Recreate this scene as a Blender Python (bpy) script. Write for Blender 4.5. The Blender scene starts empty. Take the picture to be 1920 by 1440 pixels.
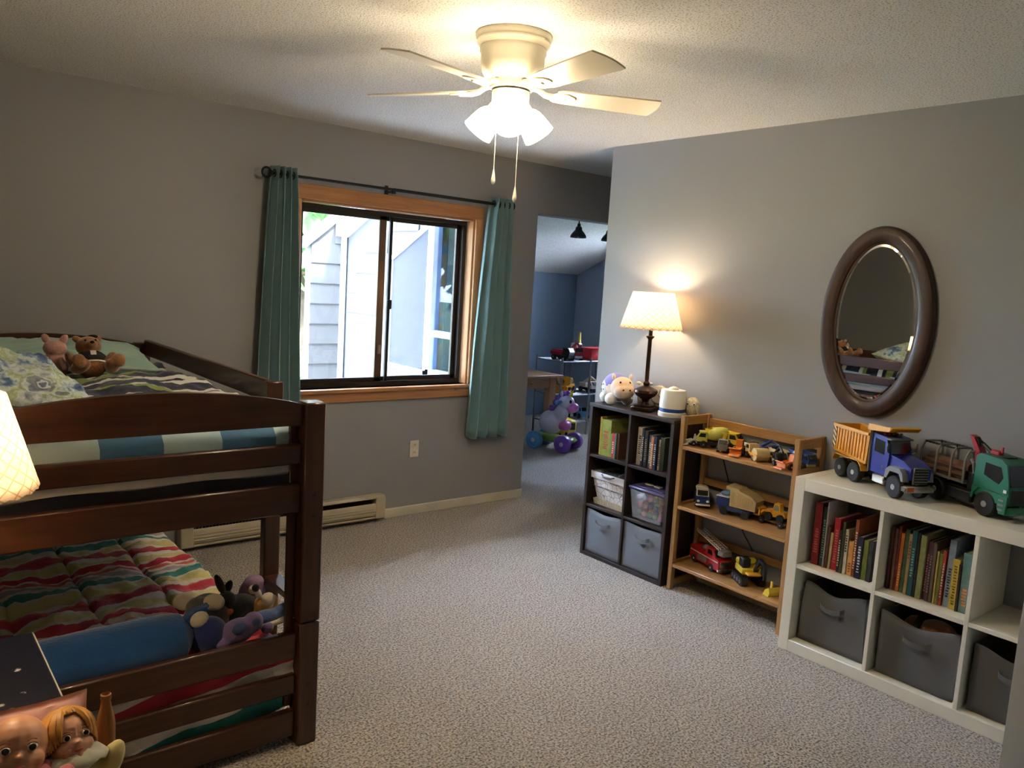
import bpy, bmesh, math, random
from mathutils import Vector, Matrix, Euler, noise
random.seed(7)
PI = math.pi
sc = bpy.context.scene
COL = sc.collection

# ------------------------------------------------------------------ camera, world, light, exposure
CAM = Vector((0.0, 0.0, 1.5805))
yaw, pitch, roll = 0.691666, 0.124806, -0.060978
fwd = Vector((math.sin(yaw)*math.cos(pitch), math.cos(yaw)*math.cos(pitch), -math.sin(pitch)))
rgt = Vector((math.cos(yaw), -math.sin(yaw), 0))
dwn = fwd.cross(rgt)
r2 = rgt*math.cos(roll) + dwn*math.sin(roll)
d2 = dwn*math.cos(roll) - rgt*math.sin(roll)
cam_d = bpy.data.cameras.new('camera')
cam_d.sensor_fit = 'HORIZONTAL'; cam_d.sensor_width = 36.0
cam_d.lens = 1494.98/1920*36.0
cam_d.clip_start = 0.05; cam_d.clip_end = 200
cam = bpy.data.objects.new('camera', cam_d); COL.objects.link(cam)
up = -d2; bk = -fwd
cam.matrix_world = Matrix(((r2.x, up.x, bk.x, CAM.x), (r2.y, up.y, bk.y, CAM.y), (r2.z, up.z, bk.z, CAM.z), (0, 0, 0, 1)))
sc.camera = cam

world = bpy.data.worlds.new('overcast_sky'); sc.world = world
world.use_nodes = True
wbg = world.node_tree.nodes['Background']
wbg.inputs[0].default_value = (0.64, 0.76, 1.0, 1)
wbg.inputs[1].default_value = 18.0

sun_d = bpy.data.lights.new('sun', 'SUN'); sun_d.energy = 9.0; sun_d.angle = 0.05; sun_d.color = (1.0, .95, .86)
sun = bpy.data.objects.new('sun', sun_d); COL.objects.link(sun)
sun.rotation_euler = Vector((-0.12, 0.62, -0.78)).to_track_quat('-Z', 'Y').to_euler()   # from behind the house, over its roof

sc.view_settings.view_transform = 'Standard'
sc.view_settings.look = 'None'
sc.view_settings.gamma = 1.0
sc.view_settings.use_curve_mapping = False
sc.view_settings.exposure = 1.6
sc.cycles.max_bounces = 5; sc.cycles.diffuse_bounces = 3; sc.cycles.glossy_bounces = 3; sc.cycles.transmission_bounces = 4
sc.cycles.transparent_max_bounces = 8; sc.cycles.use_adaptive_sampling = True; sc.cycles.adaptive_threshold = .04
FAN_W = 19.0       # emission of the fan's frosted glass shades
LAMP_W = 4.0       # watts of each table lamp bulb

# ------------------------------------------------------------------ geometry helpers
class G:
    """collects polygons of one part"""
    def __init__(s): s.v = []; s.f = []
    def add(s, vs, fs, M=None):
        o = len(s.v)
        s.v += [tuple(M @ Vector(p)) if M is not None else tuple(p) for p in vs]
        s.f += [tuple(i+o for i in f) for f in fs]
        return s
    def box(s, x0, x1, y0, y1, z0, z1, b=0.0, M=None):
        c = ((x0+x1)/2, (y0+y1)/2, (z0+z1)/2); h = (abs(x1-x0)/2, abs(y1-y0)/2, abs(z1-z0)/2)
        b = min(b, min(h)*.95)
        if b <= 0:
            vs = [(c[0]+h[0]*sx, c[1]+h[1]*sy, c[2]+h[2]*sz) for sx in (-1, 1) for sy in (-1, 1) for sz in (-1, 1)]
            return s.add(vs, [(0, 1, 3, 2), (4, 6, 7, 5), (0, 4, 5, 1), (2, 3, 7, 6), (0, 2, 6, 4), (1, 5, 7, 3)], M)
        vs = []; idx = {}
        for sx in (-1, 1):
            for sy in (-1, 1):
                for sz in (-1, 1):
                    sg = (sx, sy, sz)
                    for ax in range(3):
                        idx[(sg, ax)] = len(vs)
                        vs.append(tuple(c[k]+sg[k]*(h[k]-(0 if k == ax else b)) for k in range(3)))
        fs = []
        for ax in range(3):
            o1, o2 = (ax+1) % 3, (ax+2) % 3
            for sg in (-1, 1):
                q = []
                for a, e in ((-1, -1), (1, -1), (1, 1), (-1, 1)):
                    t = [0, 0, 0]; t[ax] = sg; t[o1] = a; t[o2] = e; q.append(idx[(tuple(t), ax)])
                fs.append(tuple(q))
            for a in (-1, 1):
                for e in (-1, 1):
                    t0 = [0, 0, 0]; t0[o1] = a; t0[o2] = e; t1 = list(t0); t0[ax] = -1; t1[ax] = 1
                    t0 = tuple(t0); t1 = tuple(t1)
                    fs.append((idx[(t0, o1)], idx[(t1, o1)], idx[(t1, o2)], idx[(t0, o2)]))
        for sx in (-1, 1):
            for sy in (-1, 1):
                for sz in (-1, 1):
                    fs.append(tuple(idx[((sx, sy, sz), k)] for k in range(3)))
        return s.add(vs, fs, M)
    def cb(s, cx, cy, cz, sx, sy, sz, b=0.0, M=None):
        return s.box(cx-sx/2, cx+sx/2, cy-sy/2, cy+sy/2, cz-sz/2, cz+sz/2, b, M)
    def lathe(s, prof, seg=24, c=(0, 0, 0), M=None, cap=True):
        vs = []; fs = []; n = len(prof)
        for r, z in prof:
            for k in range(seg):
                a = 2*PI*k/seg; vs.append((c[0]+r*math.cos(a), c[1]+r*math.sin(a), c[2]+z))
        for i in range(n-1):
            for k in range(seg):
                k2 = (k+1) % seg; fs.append((i*seg+k, i*seg+k2, (i+1)*seg+k2, (i+1)*seg+k))
        if cap:
            fs.append(tuple(range(seg-1, -1, -1))); fs.append(tuple((n-1)*seg+k for k in range(seg)))
        return s.add(vs, fs, M)
    def cyl(s, p0, p1, r0, r1=None, seg=14):
        return s.tube([p0, p1], [r0, r0 if r1 is None else r1], seg)
    def tube(s, pts, r, seg=8, closed=False):
        pts = [Vector(p) for p in pts]; n = len(pts)
        rs = r if isinstance(r, (list, tuple)) else [r]*n
        vs = []; fs = []; prev = None
        for i, p in enumerate(pts):
            if closed: t = pts[(i+1) % n]-pts[i-1]
            else: t = pts[min(i+1, n-1)]-pts[max(i-1, 0)]
            if t.length < 1e-9: t = Vector((0, 0, 1))
            t.normalize()
            if prev is None:
                a = Vector((0, 0, 1)) if abs(t.z) < .9 else Vector((1, 0, 0)); u = t.cross(a).normalized()
            else:
                u = prev - t*prev.dot(t)
                u = u.normalized() if u.length > 1e-6 else t.orthogonal().normalized()
            prev = u; w = t.cross(u)
            for k in range(seg):
                a = 2*PI*k/seg; vs.append(tuple(p+(u*math.cos(a)+w*math.sin(a))*rs[i]))
        for i in range(n if closed else n-1):
            j = (i+1) % n
            for k in range(seg):
                k2 = (k+1) % seg; fs.append((i*seg+k, i*seg+k2, j*seg+k2, j*seg+k))
        if not closed:
            fs.append(tuple(range(seg-1, -1, -1))); fs.append(tuple((n-1)*seg+k for k in range(seg)))
        return s.add(vs, fs)
    def prism(s, poly, axis, a, b, M=None):
        """poly: 2-D points in the other two axes (x:(y,z) y:(x,z) z:(x,y))"""
        def P(p, t):
            return (t, p[0], p[1]) if axis == 'x' else (p[0], t, p[1]) if axis == 'y' else (p[0], p[1], t)
        n = len(poly)
        vs = [P(p, a) for p in poly]+[P(p, b) for p in poly]
        fs = [tuple(range(n)), tuple(range(2*n-1, n-1, -1))]+[(i, (i+1) % n, n+(i+1) % n, n+i) for i in range(n)]
        return s.add(vs, fs, M)
    def ell(s, c, r, rot=None, seg=16, rings=10):
        if not isinstance(r, (list, tuple)): r = (r, r, r)
        M = Matrix.Translation(c) @ (Euler(rot).to_matrix().to_4x4() if rot else Matrix()) @ Matrix.Diagonal((r[0], r[1], r[2], 1))
        vs = [(0, 0, -1)]; fs = []
        for i in range(1, rings):
            t = -PI/2+PI*i/rings
            for k in range(seg):
                a = 2*PI*k/seg; vs.append((math.cos(t)*math.cos(a), math.cos(t)*math.sin(a), math.sin(t)))
        vs.append((0, 0, 1)); L = len(vs)-1
        for k in range(seg): fs.append((0, 1+(k+1) % seg, 1+k))
        for i in range(rings-2):
            for k in range(seg):
                k2 = (k+1) % seg; fs.append((1+i*seg+k, 1+i*seg+k2, 1+(i+1)*seg+k2, 1+(i+1)*seg+k))
        b = 1+(rings-2)*seg
        for k in range(seg): fs.append((b+k, b+(k+1) % seg, L))
        return s.add(vs, fs, M)
    def grid(s, fn, nu, nv, M=None):
        vs = [fn(i/nu, j/nv) for j in range(nv+1) for i in range(nu+1)]
        fs = [(j*(nu+1)+i, j*(nu+1)+i+1, (j+1)*(nu+1)+i+1, (j+1)*(nu+1)+i) for j in range(nv) for i in range(nu)]
        return s.add(vs, fs, M)
    def loft(s, rings, M=None):
        n = len(rings[0]); vs = [p for r in rings for p in r]; fs = []
        for i in range(len(rings)-1):
            for k in range(n):
                k2 = (k+1) % n; fs.append((i*n+k, i*n+k2, (i+1)*n+k2, (i+1)*n+k))
        fs.append(tuple(range(n-1, -1, -1))); fs.append(tuple((len(rings)-1)*n+k for k in range(n)))
        return s.add(vs, fs, M)
    def mesh(s, name, ang=38):
        me = bpy.data.meshes.new(name); me.from_pydata(s.v, [], s.f)
        bm = bmesh.new(); bm.from_mesh(me)
        bmesh.ops.recalc_face_normals(bm, faces=bm.faces); bm.to_mesh(me); bm.free()
        me.polygons.foreach_set('use_smooth', [True]*len(me.polygons))
        me.set_sharp_from_angle(angle=math.radians(ang)); me.update()
        return me

def obj(name, g, mat, parent=None, loc=None, rot=None, ang=38):
    me = g.mesh(name, ang) if isinstance(g, G) else g
    o = bpy.data.objects.new(name, me); COL.objects.link(o)
    if mat is not None:
        if isinstance(me, bpy.types.Mesh) and len(me.materials) == 0: me.materials.append(mat)
    if parent is not None: o.parent = parent
    if loc is not None: o.location = loc
    if rot is not None: o.rotation_euler = rot
    return o
def tag(o, label, cat, group=None):
    o['label'] = label; o['category'] = cat
    if group: o['group'] = group
    return o
def thing(name, label, cat, loc=(0, 0, 0), rotz=0.0, group=None):
    o = bpy.data.objects.new(name, None); COL.objects.link(o); o.empty_display_size = .05
    o.location = loc; o.rotation_euler = (0, 0, rotz)
    return tag(o, label, cat, group)
def struct(name, g, mat, parent=None, label=None):
    o = obj(name, g, mat, parent)
    if parent is None:
        o['kind'] = 'structure'
        if label: o['label'] = label
    return o
def mod_solid(o, t, off=0):
    m = o.modifiers.new('solid', 'SOLIDIFY'); m.thickness = t; m.offset = off; return o
def mod_sub(o, n=1):
    m = o.modifiers.new('sub', 'SUBSURF'); m.levels = n; m.render_levels = n; return o
def mod_blob(o, vox=.006, sm=4):
    m = o.modifiers.new('remesh', 'REMESH'); m.mode = 'VOXEL'; m.voxel_size = vox; m.use_smooth_shade = True
    if sm:
        q = o.modifiers.new('smooth', 'SMOOTH'); q.factor = .5; q.iterations = sm
    return o
def fbm(x, y, z=0.0, s=1.0, o=3):
    return noise.fractal(Vector((x*s, y*s, z*s)), .6, 2.0, o)

# ------------------------------------------------------------------ material helpers
def lin(c):
    return tuple(((x/255)/12.92 if x/255 <= .04045 else ((x/255+.055)/1.055)**2.4) for x in c[:3])+(1,)
class NT:
    def __init__(s, name):
        s.m = bpy.data.materials.new(name); s.m.use_nodes = True
        s.t = s.m.node_tree; s.b = s.t.nodes['Principled BSDF']; s.out = s.t.nodes['Material Output']
    def n(s, typ, **kw):
        nd = s.t.nodes.new(typ)
        for k, v in kw.items():
            if k.startswith('i_'):
                key = k[2:]; nd.inputs[int(key) if key.isdigit() else key].default_value = v
            else: setattr(nd, k, v)
        return nd
    def l(s, a, b): s.t.links.new(a, b)
    def coord(s, sc_=(1, 1, 1), rot=(0, 0, 0), kind='Object'):
        tc = s.n('ShaderNodeTexCoord'); mp = s.n('ShaderNodeMapping')
        mp.inputs['Scale'].default_value = sc_; mp.inputs['Rotation'].default_value = rot
        s.l(tc.outputs[kind], mp.inputs[0]); return mp.outputs[0]
    def noise(s, vec, scale, detail=2.0, rough=.5):
        nd = s.n('ShaderNodeTexNoise'); nd.inputs['Scale'].default_value = scale
        nd.inputs['Detail'].default_value = detail; nd.inputs['Roughness'].default_value = rough
        s.l(vec, nd.inputs['Vector']); return nd.outputs[0]
    def ramp(s, fac, stops, interp='LINEAR'):
        nd = s.n('ShaderNodeValToRGB'); cr = nd.color_ramp; cr.interpolation = interp
        while len(cr.elements) < len(stops): cr.elements.new(.5)
        for e, (p, c) in zip(cr.elements, stops): e.position = p; e.color = c
        s.l(fac, nd.inputs[0]); return nd.outputs[0]
    def math(s, op, a, b=None, c=None):
        nd = s.n('ShaderNodeMath', operation=op)
        for i, q in enumerate((a, b, c)):
            if q is None: continue
            if isinstance(q, (int, float)): nd.inputs[i].default_value = q
            else: s.l(q, nd.inputs[i])
        return nd.outputs[0]
    def mix(s, fac, a, b, bt='MIX'):
        nd = s.n('ShaderNodeMix', data_type='RGBA', blend_type=bt)
        for i, q in ((0, fac), (6, a), (7, b)):
            if isinstance(q, (int, float)): nd.inputs[i].default_value = q
            elif isinstance(q, tuple): nd.inputs[i].default_value = q
            else: s.l(q, nd.inputs[i])
        return nd.outputs[2]
    def xyz(s, vec):
        nd = s.n('ShaderNodeSeparateXYZ'); s.l(vec, nd.inputs[0]); return nd.outputs
    def bump(s, h, st=.3, dist=.01):
        nd = s.n('ShaderNodeBump'); nd.inputs['Strength'].default_value = st; nd.inputs['Distance'].default_value = dist
        s.l(h, nd.inputs['Height']); s.l(nd.outputs[0], s.b.inputs['Normal'])
    def base(s, c):
        if isinstance(c, tuple): s.b.inputs['Base Color'].default_value = c
        else: s.l(c, s.b.inputs['Base Color'])
    def set(s, **kw):
        for k, v in kw.items(): s.b.inputs[k.replace('_', ' ')].default_value = v
        return s
MC = {}
def pm(name, c, rough=.6, metal=0.0, var=.12, vs=6.0, bump=None, coat=0.0, sheen=0.0, spec=.5):
    """plain procedural paint / plastic / cloth: colour with soft noise, optional bump=(scale, strength, distance)"""
    if name in MC: return MC[name]
    k = NT(name); v = k.coord()
    col = lin(c); dk = tuple(x*(1-var) for x in col[:3])+(1,); lt = tuple(min(1, x*(1+var)) for x in col[:3])+(1,)
    k.base(k.ramp(k.noise(v, vs, 3), [(.3, dk), (.7, lt)]))
    k.b.inputs['Roughness'].default_value = rough; k.b.inputs['Metallic'].default_value = metal
    k.b.inputs['Coat Weight'].default_value = coat; k.b.inputs['Sheen Weight'].default_value = sheen
    k.b.inputs['Specular IOR Level'].default_value = spec
    if bump: k.bump(k.noise(v, bump[0], 4, .6), bump[1], bump[2])
    MC[name] = k.m; return k.m
def wood(name, c1, c2, axis=0, rough=.45, scale=1.0, coat=.15):
    """grain running along one object axis, a few knots"""
    if name in MC: return MC[name]
    k = NT(name); sc3 = [14*scale]*3; sc3[axis] = 1.1*scale
    v = k.coord(tuple(sc3)); n1 = k.noise(v, 2.2, 5, .6)
    sc4 = [60*scale]*3; sc4[axis] = 3*scale
    n2 = k.noise(k.coord(tuple(sc4)), 2.0, 3, .6)
    f = k.math('ADD', k.math('MULTIPLY', n1, .7), k.math('MULTIPLY', n2, .3))
    col = k.ramp(f, [(.32, lin(c2)), (.62, lin(c1))])
    sk = [9*scale]*3; sk[axis] = 5.5*scale
    vo = k.n('ShaderNodeTexVoronoi'); k.l(k.coord(tuple(sk)), vo.inputs['Vector']); vo.inputs['Scale'].default_value = .9
    kn = k.ramp(vo.outputs['Distance'], [(.03, (1, 1, 1, 1)), (.12, (0, 0, 0, 1))])
    col = k.mix(k.math('MULTIPLY', kn, .65), col, tuple(x*.4 for x in lin(c2)[:3])+(1,))
    k.base(col); k.set(Roughness=rough, Coat_Weight=coat); k.bump(n2, .08, .002)
    MC[name] = k.m; return k.m
def emit(name, c, st):
    k = NT(name); k.base(lin(c)); k.b.inputs['Emission Color'].default_value = lin(c); k.b.inputs['Emission Strength'].default_value = st
    return k.m
# ------------------------------------------------------------------ surfaces of the room
H = 2.44; YF = 4.427; XR = 3.585; XL = -1.0; YB = -1.3
def wall_mat(name, c):
    k = NT(name); v = k.coord()
    col = lin(c); k.base(k.ramp(k.noise(v, 1.3, 3), [(.35, tuple(x*.96 for x in col[:3])+(1,)), (.65, col)]))
    k.set(Roughness=.62); k.bump(k.noise(v, 160, 3), .06, .002); return k.m
M_WALL = wall_mat('wall_paint', (154, 154, 154))
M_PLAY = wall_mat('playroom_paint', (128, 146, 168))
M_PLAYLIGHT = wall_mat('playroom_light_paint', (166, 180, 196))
def ceil_mat():
    k = NT('popcorn_ceiling'); v = k.coord()
    n1 = k.noise(v, 150, 2, .6); n2 = k.noise(v, 190, 2)
    h = k.math('ADD', k.math('MULTIPLY', n1, .8), k.math('MULTIPLY', n2, .4))
    k.base(k.ramp(n1, [(.36, lin((176, 172, 164))), (.46, lin((238, 236, 230)))])); k.set(Roughness=.9)
    k.bump(h, .6, .006); return k.m
M_CEIL = ceil_mat()
def carpet_mat():
    k = NT('speckled_carpet'); v = k.coord()
    n1 = k.noise(v, 120, 2, .6); n2 = k.noise(v, 85, 2, .6); n3 = k.noise(v, 2.2, 3)
    c = k.ramp(n1, [(.38, lin((98, 86, 74))), (.47, lin((184, 175, 164))), (.6, lin((224, 217, 208)))])
    c2 = k.ramp(n2, [(.40, lin((104, 92, 80))), (.48, lin((226, 220, 210)))])
    c = k.mix(.5, c, c2, 'MULTIPLY')
    c = k.mix(k.math('MULTIPLY', n3, .12), c, lin((196, 186, 172)))
    k.base(c); k.set(Roughness=.95, Sheen_Weight=.25)
    k.bump(k.math('ADD', n1, n2), .9, .012); return k.m
M_CARPET = carpet_mat()
M_TRIMW = pm('ivory_trim_paint', (214, 206, 184), .45)

g = G(); g.box(XL-.12, 7.3, YB-.12, YF+.14, -.1, 0); g.box(3.6, 7.3, YF+.14, 7.42, -.1, 0); struct('floor', g, M_CARPET)
g = G(); g.box(XL-.12, 5.3, YB-.12, YF+.14, H, H+.12); struct('ceiling', g, M_CEIL)
# window wall: hole X 2.0-3.255, Z .875-1.995, doorway X 3.815-4.75, Z 0-2.095
WX0, WX1, WZ0, WZ1 = 2.0, 3.255, .875, 1.995
DX0, DX1, DZ = 3.812, 4.75, 2.093
g = G(); y0, y1 = YF, YF+.14
g.box(XL-.12, WX0, y0, y1, 0, H); g.box(WX0, WX1, y0, y1, 0, WZ0); g.box(WX0, WX1, y0, y1, WZ1, H)
g.box(WX1, DX0, y0, y1, 0, H); g.box(DX0, DX1, y0, y1, DZ, H); g.box(DX1, 5.3, y0, y1, 0, H)
struct('wall_far', g, M_WALL)
g = G(); g.box(XR, XR+.12, .7, 3.5, 0, H); struct('wall_right', g, M_WALL)
g = G(); g.box(XL-.12, XL, YB, YF, 0, H); struct('wall_left', g, M_WALL)
g = G(); g.box(XL-.12, 5.3, YB-.12, YB, 0, H); struct('wall_back', g, M_WALL)
g = G(); g.prism([(2.395, .69), (XR+.12, .69), (XR+.12, YB), (1.2, YB), (1.2, -.505)], 'z', 0, H); struct('wall_near', g, M_WALL)
g = G(); g.box(5.18, 5.3, 2.2, YF, 0, H); g.box(XR+.12, 5.18, 2.2, 2.32, 0, H); struct('wall_hall', g, M_WALL)
g = G(); g.box(2.64, DX0+.004, YF-.014, YF, 0, .064, .004); struct('baseboard_far', g, M_TRIMW)
g = G(); g.box(XR-.013, XR, .71, 3.5, 0, .064, .004); struct('baseboard_right', g, M_TRIMW)
g = G(); g.box(XR-.013, XR+.133, 3.5, 3.514, 0, .064, .004); struct('baseboard_hall', g, M_TRIMW)

# ------------------------------------------------------------------ playroom beyond the doorway (its outer skin is the wing seen through the window)
PX0, PX1, PY1 = 3.72, 7.0, 7.3
def pz(y): return 1.743+.43*(7.3-y)
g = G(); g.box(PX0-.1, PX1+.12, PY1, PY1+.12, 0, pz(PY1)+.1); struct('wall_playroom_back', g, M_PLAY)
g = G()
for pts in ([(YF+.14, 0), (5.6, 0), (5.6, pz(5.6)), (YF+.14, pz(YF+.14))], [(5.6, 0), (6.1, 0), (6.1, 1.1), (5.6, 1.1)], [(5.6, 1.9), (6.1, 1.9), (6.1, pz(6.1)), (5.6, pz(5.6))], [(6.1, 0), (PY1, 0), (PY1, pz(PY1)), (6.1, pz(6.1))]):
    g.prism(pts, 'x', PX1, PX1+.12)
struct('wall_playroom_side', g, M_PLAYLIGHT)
light_win = bpy.data.objects.new('added_light_window', None); COL.objects.link(light_win); light_win['kind'] = 'structure'  # unseen window, added in the hidden side wall to brighten the playroom
for ya, yb, za, zb in ((5.6, 6.1, 1.1, 1.14), (5.6, 6.1, 1.86, 1.9), (5.6, 5.64, 1.14, 1.86), (6.06, 6.1, 1.14, 1.86), (5.83, 5.87, 1.14, 1.86)):
    obj('sash_bar', G().box(PX1+.02, PX1+.09, ya, yb, za, zb, .004), pm('ivory_window_paint', (220, 216, 204), .5), light_win)
g = G(); g.prism([(YF, pz(YF)), (PY1+.3, pz(PY1+.3)), (PY1+.3, pz(PY1+.3)+.14), (YF, pz(YF)+.14)], 'x', PX0-.25, PX1+.14)
struct('ceiling_playroom', g, M_CEIL)
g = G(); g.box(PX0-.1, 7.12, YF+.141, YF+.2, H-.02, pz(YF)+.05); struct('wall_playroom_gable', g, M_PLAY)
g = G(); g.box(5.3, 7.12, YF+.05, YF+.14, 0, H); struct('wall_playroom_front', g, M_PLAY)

# wing wall facing the garden, with a trapezoid window  (outer face X=3.60)
AX = 3.60
TZ0, TZ1 = .82, 2.03; TY0, TYM, TY1 = 4.95, 5.42, 6.05; TZS = 1.745
g = G(); x0, x1 = AX, PX0
def quadx(pts): g.prism(pts, 'x', x0, x1)
quadx([(YF+.14, 0), (TY0, 0), (TY0, pz(TY0)), (YF+.14, pz(YF+.14))])
quadx([(TY0, 0), (TY1, 0), (TY1, TZ0), (TY0, TZ0)])
quadx([(TY0, TZ1), (TYM, TZ1), (TYM, pz(TYM)), (TY0, pz(TY0))])
quadx([(TYM, TZ1), (TY1, TZS), (TY1, pz(TY1)), (TYM, pz(TYM))])
quadx([(TY1, 0), (PY1, 0), (PY1, pz(PY1)), (TY1, pz(TY1))])
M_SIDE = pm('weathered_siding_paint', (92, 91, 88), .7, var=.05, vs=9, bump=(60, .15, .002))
wing = struct('wall_wing', g, M_SIDE)
wing['label'] = 'cream shingled garden wing seen through the bedroom window'
# shingles, a course every .19 m, uneven widths
rs = random.Random(3)
sh_mesh = []
for w in (.13, .16, .19, .22):
    q = G(); q.prism([(0.0, 0.0), (-.016, 0.0), (-.007, .195), (0, .195)], 'y', 0, w-.004)   # poly in (x,z)
    me = q.mesh('shingle'); me.materials.append(M_SIDE); sh_mesh.append((w, me))
for ci in range(13):
    z = .30+ci*.185; y = 4.62-rs.random()*.1
    while y < 6.86:
        w, me = rs.choice(sh_mesh)
        ym = y+w/2
        inwin = (TY0-.11 < ym < TY1+.09) and (TZ0-.16 < z+.05) and (z < (TZ1+.02 if ym < TYM else TZ1-(ym-TYM)*.455+.05))
        if not inwin and z+.2 < pz(y+w)-.03 and y+w < 6.88 and y > 4.58:
            o = bpy.data.objects.new('shingle', me); COL.objects.link(o); o.parent = wing; o.location = (AX, y, z)
        y += w
# gable face that steps out at the end of the wing (faces the house)
BY = 6.9
g = G(); g.prism([(3.23, 0), (AX, 0), (AX, 2.16), (3.23, 1.86)], 'y', BY, BY+.1)
gab = struct('wall_gable', g, M_SIDE); gab['label'] = 'bright cream lapped gable face at the end of the garden wing'
for ci in range(10):
    z = .17+ci*.187
    zt = z+.187
    x_l = 3.232 if zt < 1.85 else 3.232+(zt-1.85)/.81
    if x_l < AX-.1:
        q = G(); q.prism([(BY, z), (BY-.02, z), (BY-.006, z+.187), (BY, z+.187)], 'x', x_l, AX-.012)
        obj('lap_board', q, M_SIDE, gab)
q = G(); q.box(AX-.075, AX-.02, BY-.026, BY-.0205, 0, 2.05); obj('corner_board', q, pm('pale_blue_corner_paint', (196, 214, 226), .6), gab)
q = G(); q.prism([(3.16, 1.79), (3.66, 2.215), (3.66, 2.285), (3.16, 1.86)], 'y', BY-.05, BY+.12); obj('rake_board', q, M_SIDE, gab)
# trapezoid window of the wing
M_ALUM = pm('pale_aluminium_frame', (205, 212, 222), .4, metal=.2)
def glass_mat(name, tint=(1, 1, 1, 1), refl=.06):
    k = NT(name); t = k.t
    tr = k.n('ShaderNodeBsdfTransparent'); tr.inputs[0].default_value = tint
    gl = k.n('ShaderNodeBsdfGlossy'); gl.inputs['Roughness'].default_value = .01
    fr = k.n('ShaderNodeLayerWeight'); fr.inputs[0].default_value = .5
    mx = k.n('ShaderNodeMixShader')
    k.l(k.math('ADD', k.math('MULTIPLY', k.math('POWER', fr.outputs['Facing'], 5.0), .9*min(1, refl/.04)), refl*.6), mx.inputs[0]); k.l(tr.outputs[0], mx.inputs[1]); k.l(gl.outputs[0], mx.inputs[2])
    k.l(mx.outputs[0], k.out.inputs[0]); return k.m
M_GLASS = glass_mat('window_glass', (.97, .985, .99, 1), .06)
M_GLASSW = glass_mat('wing_window_glass', (.75, .82, .92, 1), .022)
win2 = bpy.data.objects.new('window_2', None); COL.objects.link(win2); win2['kind'] = 'structure'
win2['label'] = 'slope topped aluminium window in the shingled garden wing'
def barx(pts, w, name, x0=AX-.03, x1=AX+.05):
    for i in range(len(pts)):
        a = Vector(pts[i]); b = Vector(pts[(i+1) % len(pts)]); d = (b-a).normalized(); nn = Vector((-d.y, d.x))*w
        q = G(); q.prism([tuple(a), tuple(b), tuple(b+nn), tuple(a+nn)], 'x', x0, x1); obj(name, q, M_ALUM, win2)
barx([(TY0-.02, TZ0-.02), (TYM+.02, TZ0-.02), (TYM+.02, TZ1+.02), (TY0-.02, TZ1+.02)], .05, 'sash_rail')
barx([(TYM+.02, TZ0-.02), (TY1+.02, TZ0-.02), (TY1+.02, TZS), (TYM+.02, TZ1+.02)], .035, 'screen_rail')
q = G(); q.box(AX+.01, AX+.016, TY0+.02, TYM-.02, TZ0+.02, TZ1-.02); obj('pane', q, M_GLASSW, win2)
q = G(); q.prism([(TYM+.04, TZ0+.02), (TY1-.02, TZ0+.02), (TY1-.02, TZS-.02), (TYM+.04, TZ1-.02)], 'x', AX+.01, AX+.016); obj('pane', q, M_GLASSW, win2)
ks = NT('insect_screen_mesh'); trn = ks.n('ShaderNodeBsdfTransparent'); mxs = ks.n('ShaderNodeMixShader', i_0=.62); ks.base(lin((70, 72, 80))); ks.set(Roughness=.8)
ks.l(trn.outputs[0], mxs.inputs[1]); ks.l(ks.b.outputs[0], mxs.inputs[2]); ks.l(mxs.outputs[0], ks.out.inputs[0])
q = G(); q.prism([(TYM+.04, TZ0+.02), (TY1-.02, TZ0+.02), (TY1-.02, TZS-.02), (TYM+.04, TZ1-.02)], 'x', AX-.012, AX-.01); obj('insect_screen', q, ks.m, win2)
q = G(); q.box(AX-.02, AX+.03, TY0, TYM, 1.12, 1.17); obj('meeting_rail', q, M_ALUM, win2)
# a patterned curtain hangs behind the sloped pane
def wingcurtain():
    k = NT('rust_patterned_curtain'); v = k.coord()
    nd = k.n('ShaderNodeTexWave'); nd.inputs['Scale'].default_value = 3.2; nd.inputs['Distortion'].default_value = 9; nd.inputs['Detail'].default_value = 2
    k.l(v, nd.inputs['Vector'])
    k.base(k.ramp(nd.outputs[1], [(.35, lin((92, 92, 104))), (.62, lin((150, 96, 74)))])); k.set(Roughness=.9); return k.m
q = G(); q.grid(lambda u, v: (AX+.14+.02*math.sin(u*30), TYM+.02+u*.68, TZ0-.05+v*((TZ1 if True else 0)-TZ0+.05-.46*max(0, u*.68-.02))), 48, 4)
o = obj('screen_curtain', q, wingcurtain()); mod_solid(o, .004); tag(o, 'rust and grey patterned curtain behind the sloped wing window', 'curtain')
g = G(); g.prism([(YF+.2, pz(YF+.2)+.02), (6.3, pz(6.3)+.02), (6.3, pz(6.3)+.12), (YF+.2, pz(YF+.2)+.12)], 'x', PX0-.5, PX0-.251); struct('added_wing_shade_eave', g, M_SIDE)  # overhang added out of view to keep sky light off the wing wall
g = G(); g.prism([(YF+.14, H), (5.4, H-.09), (5.4, H+.04), (YF+.14, H+.2)], 'x', XL-.3, AX-.01); struct('roof_eave', g, M_SIDE)
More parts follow.
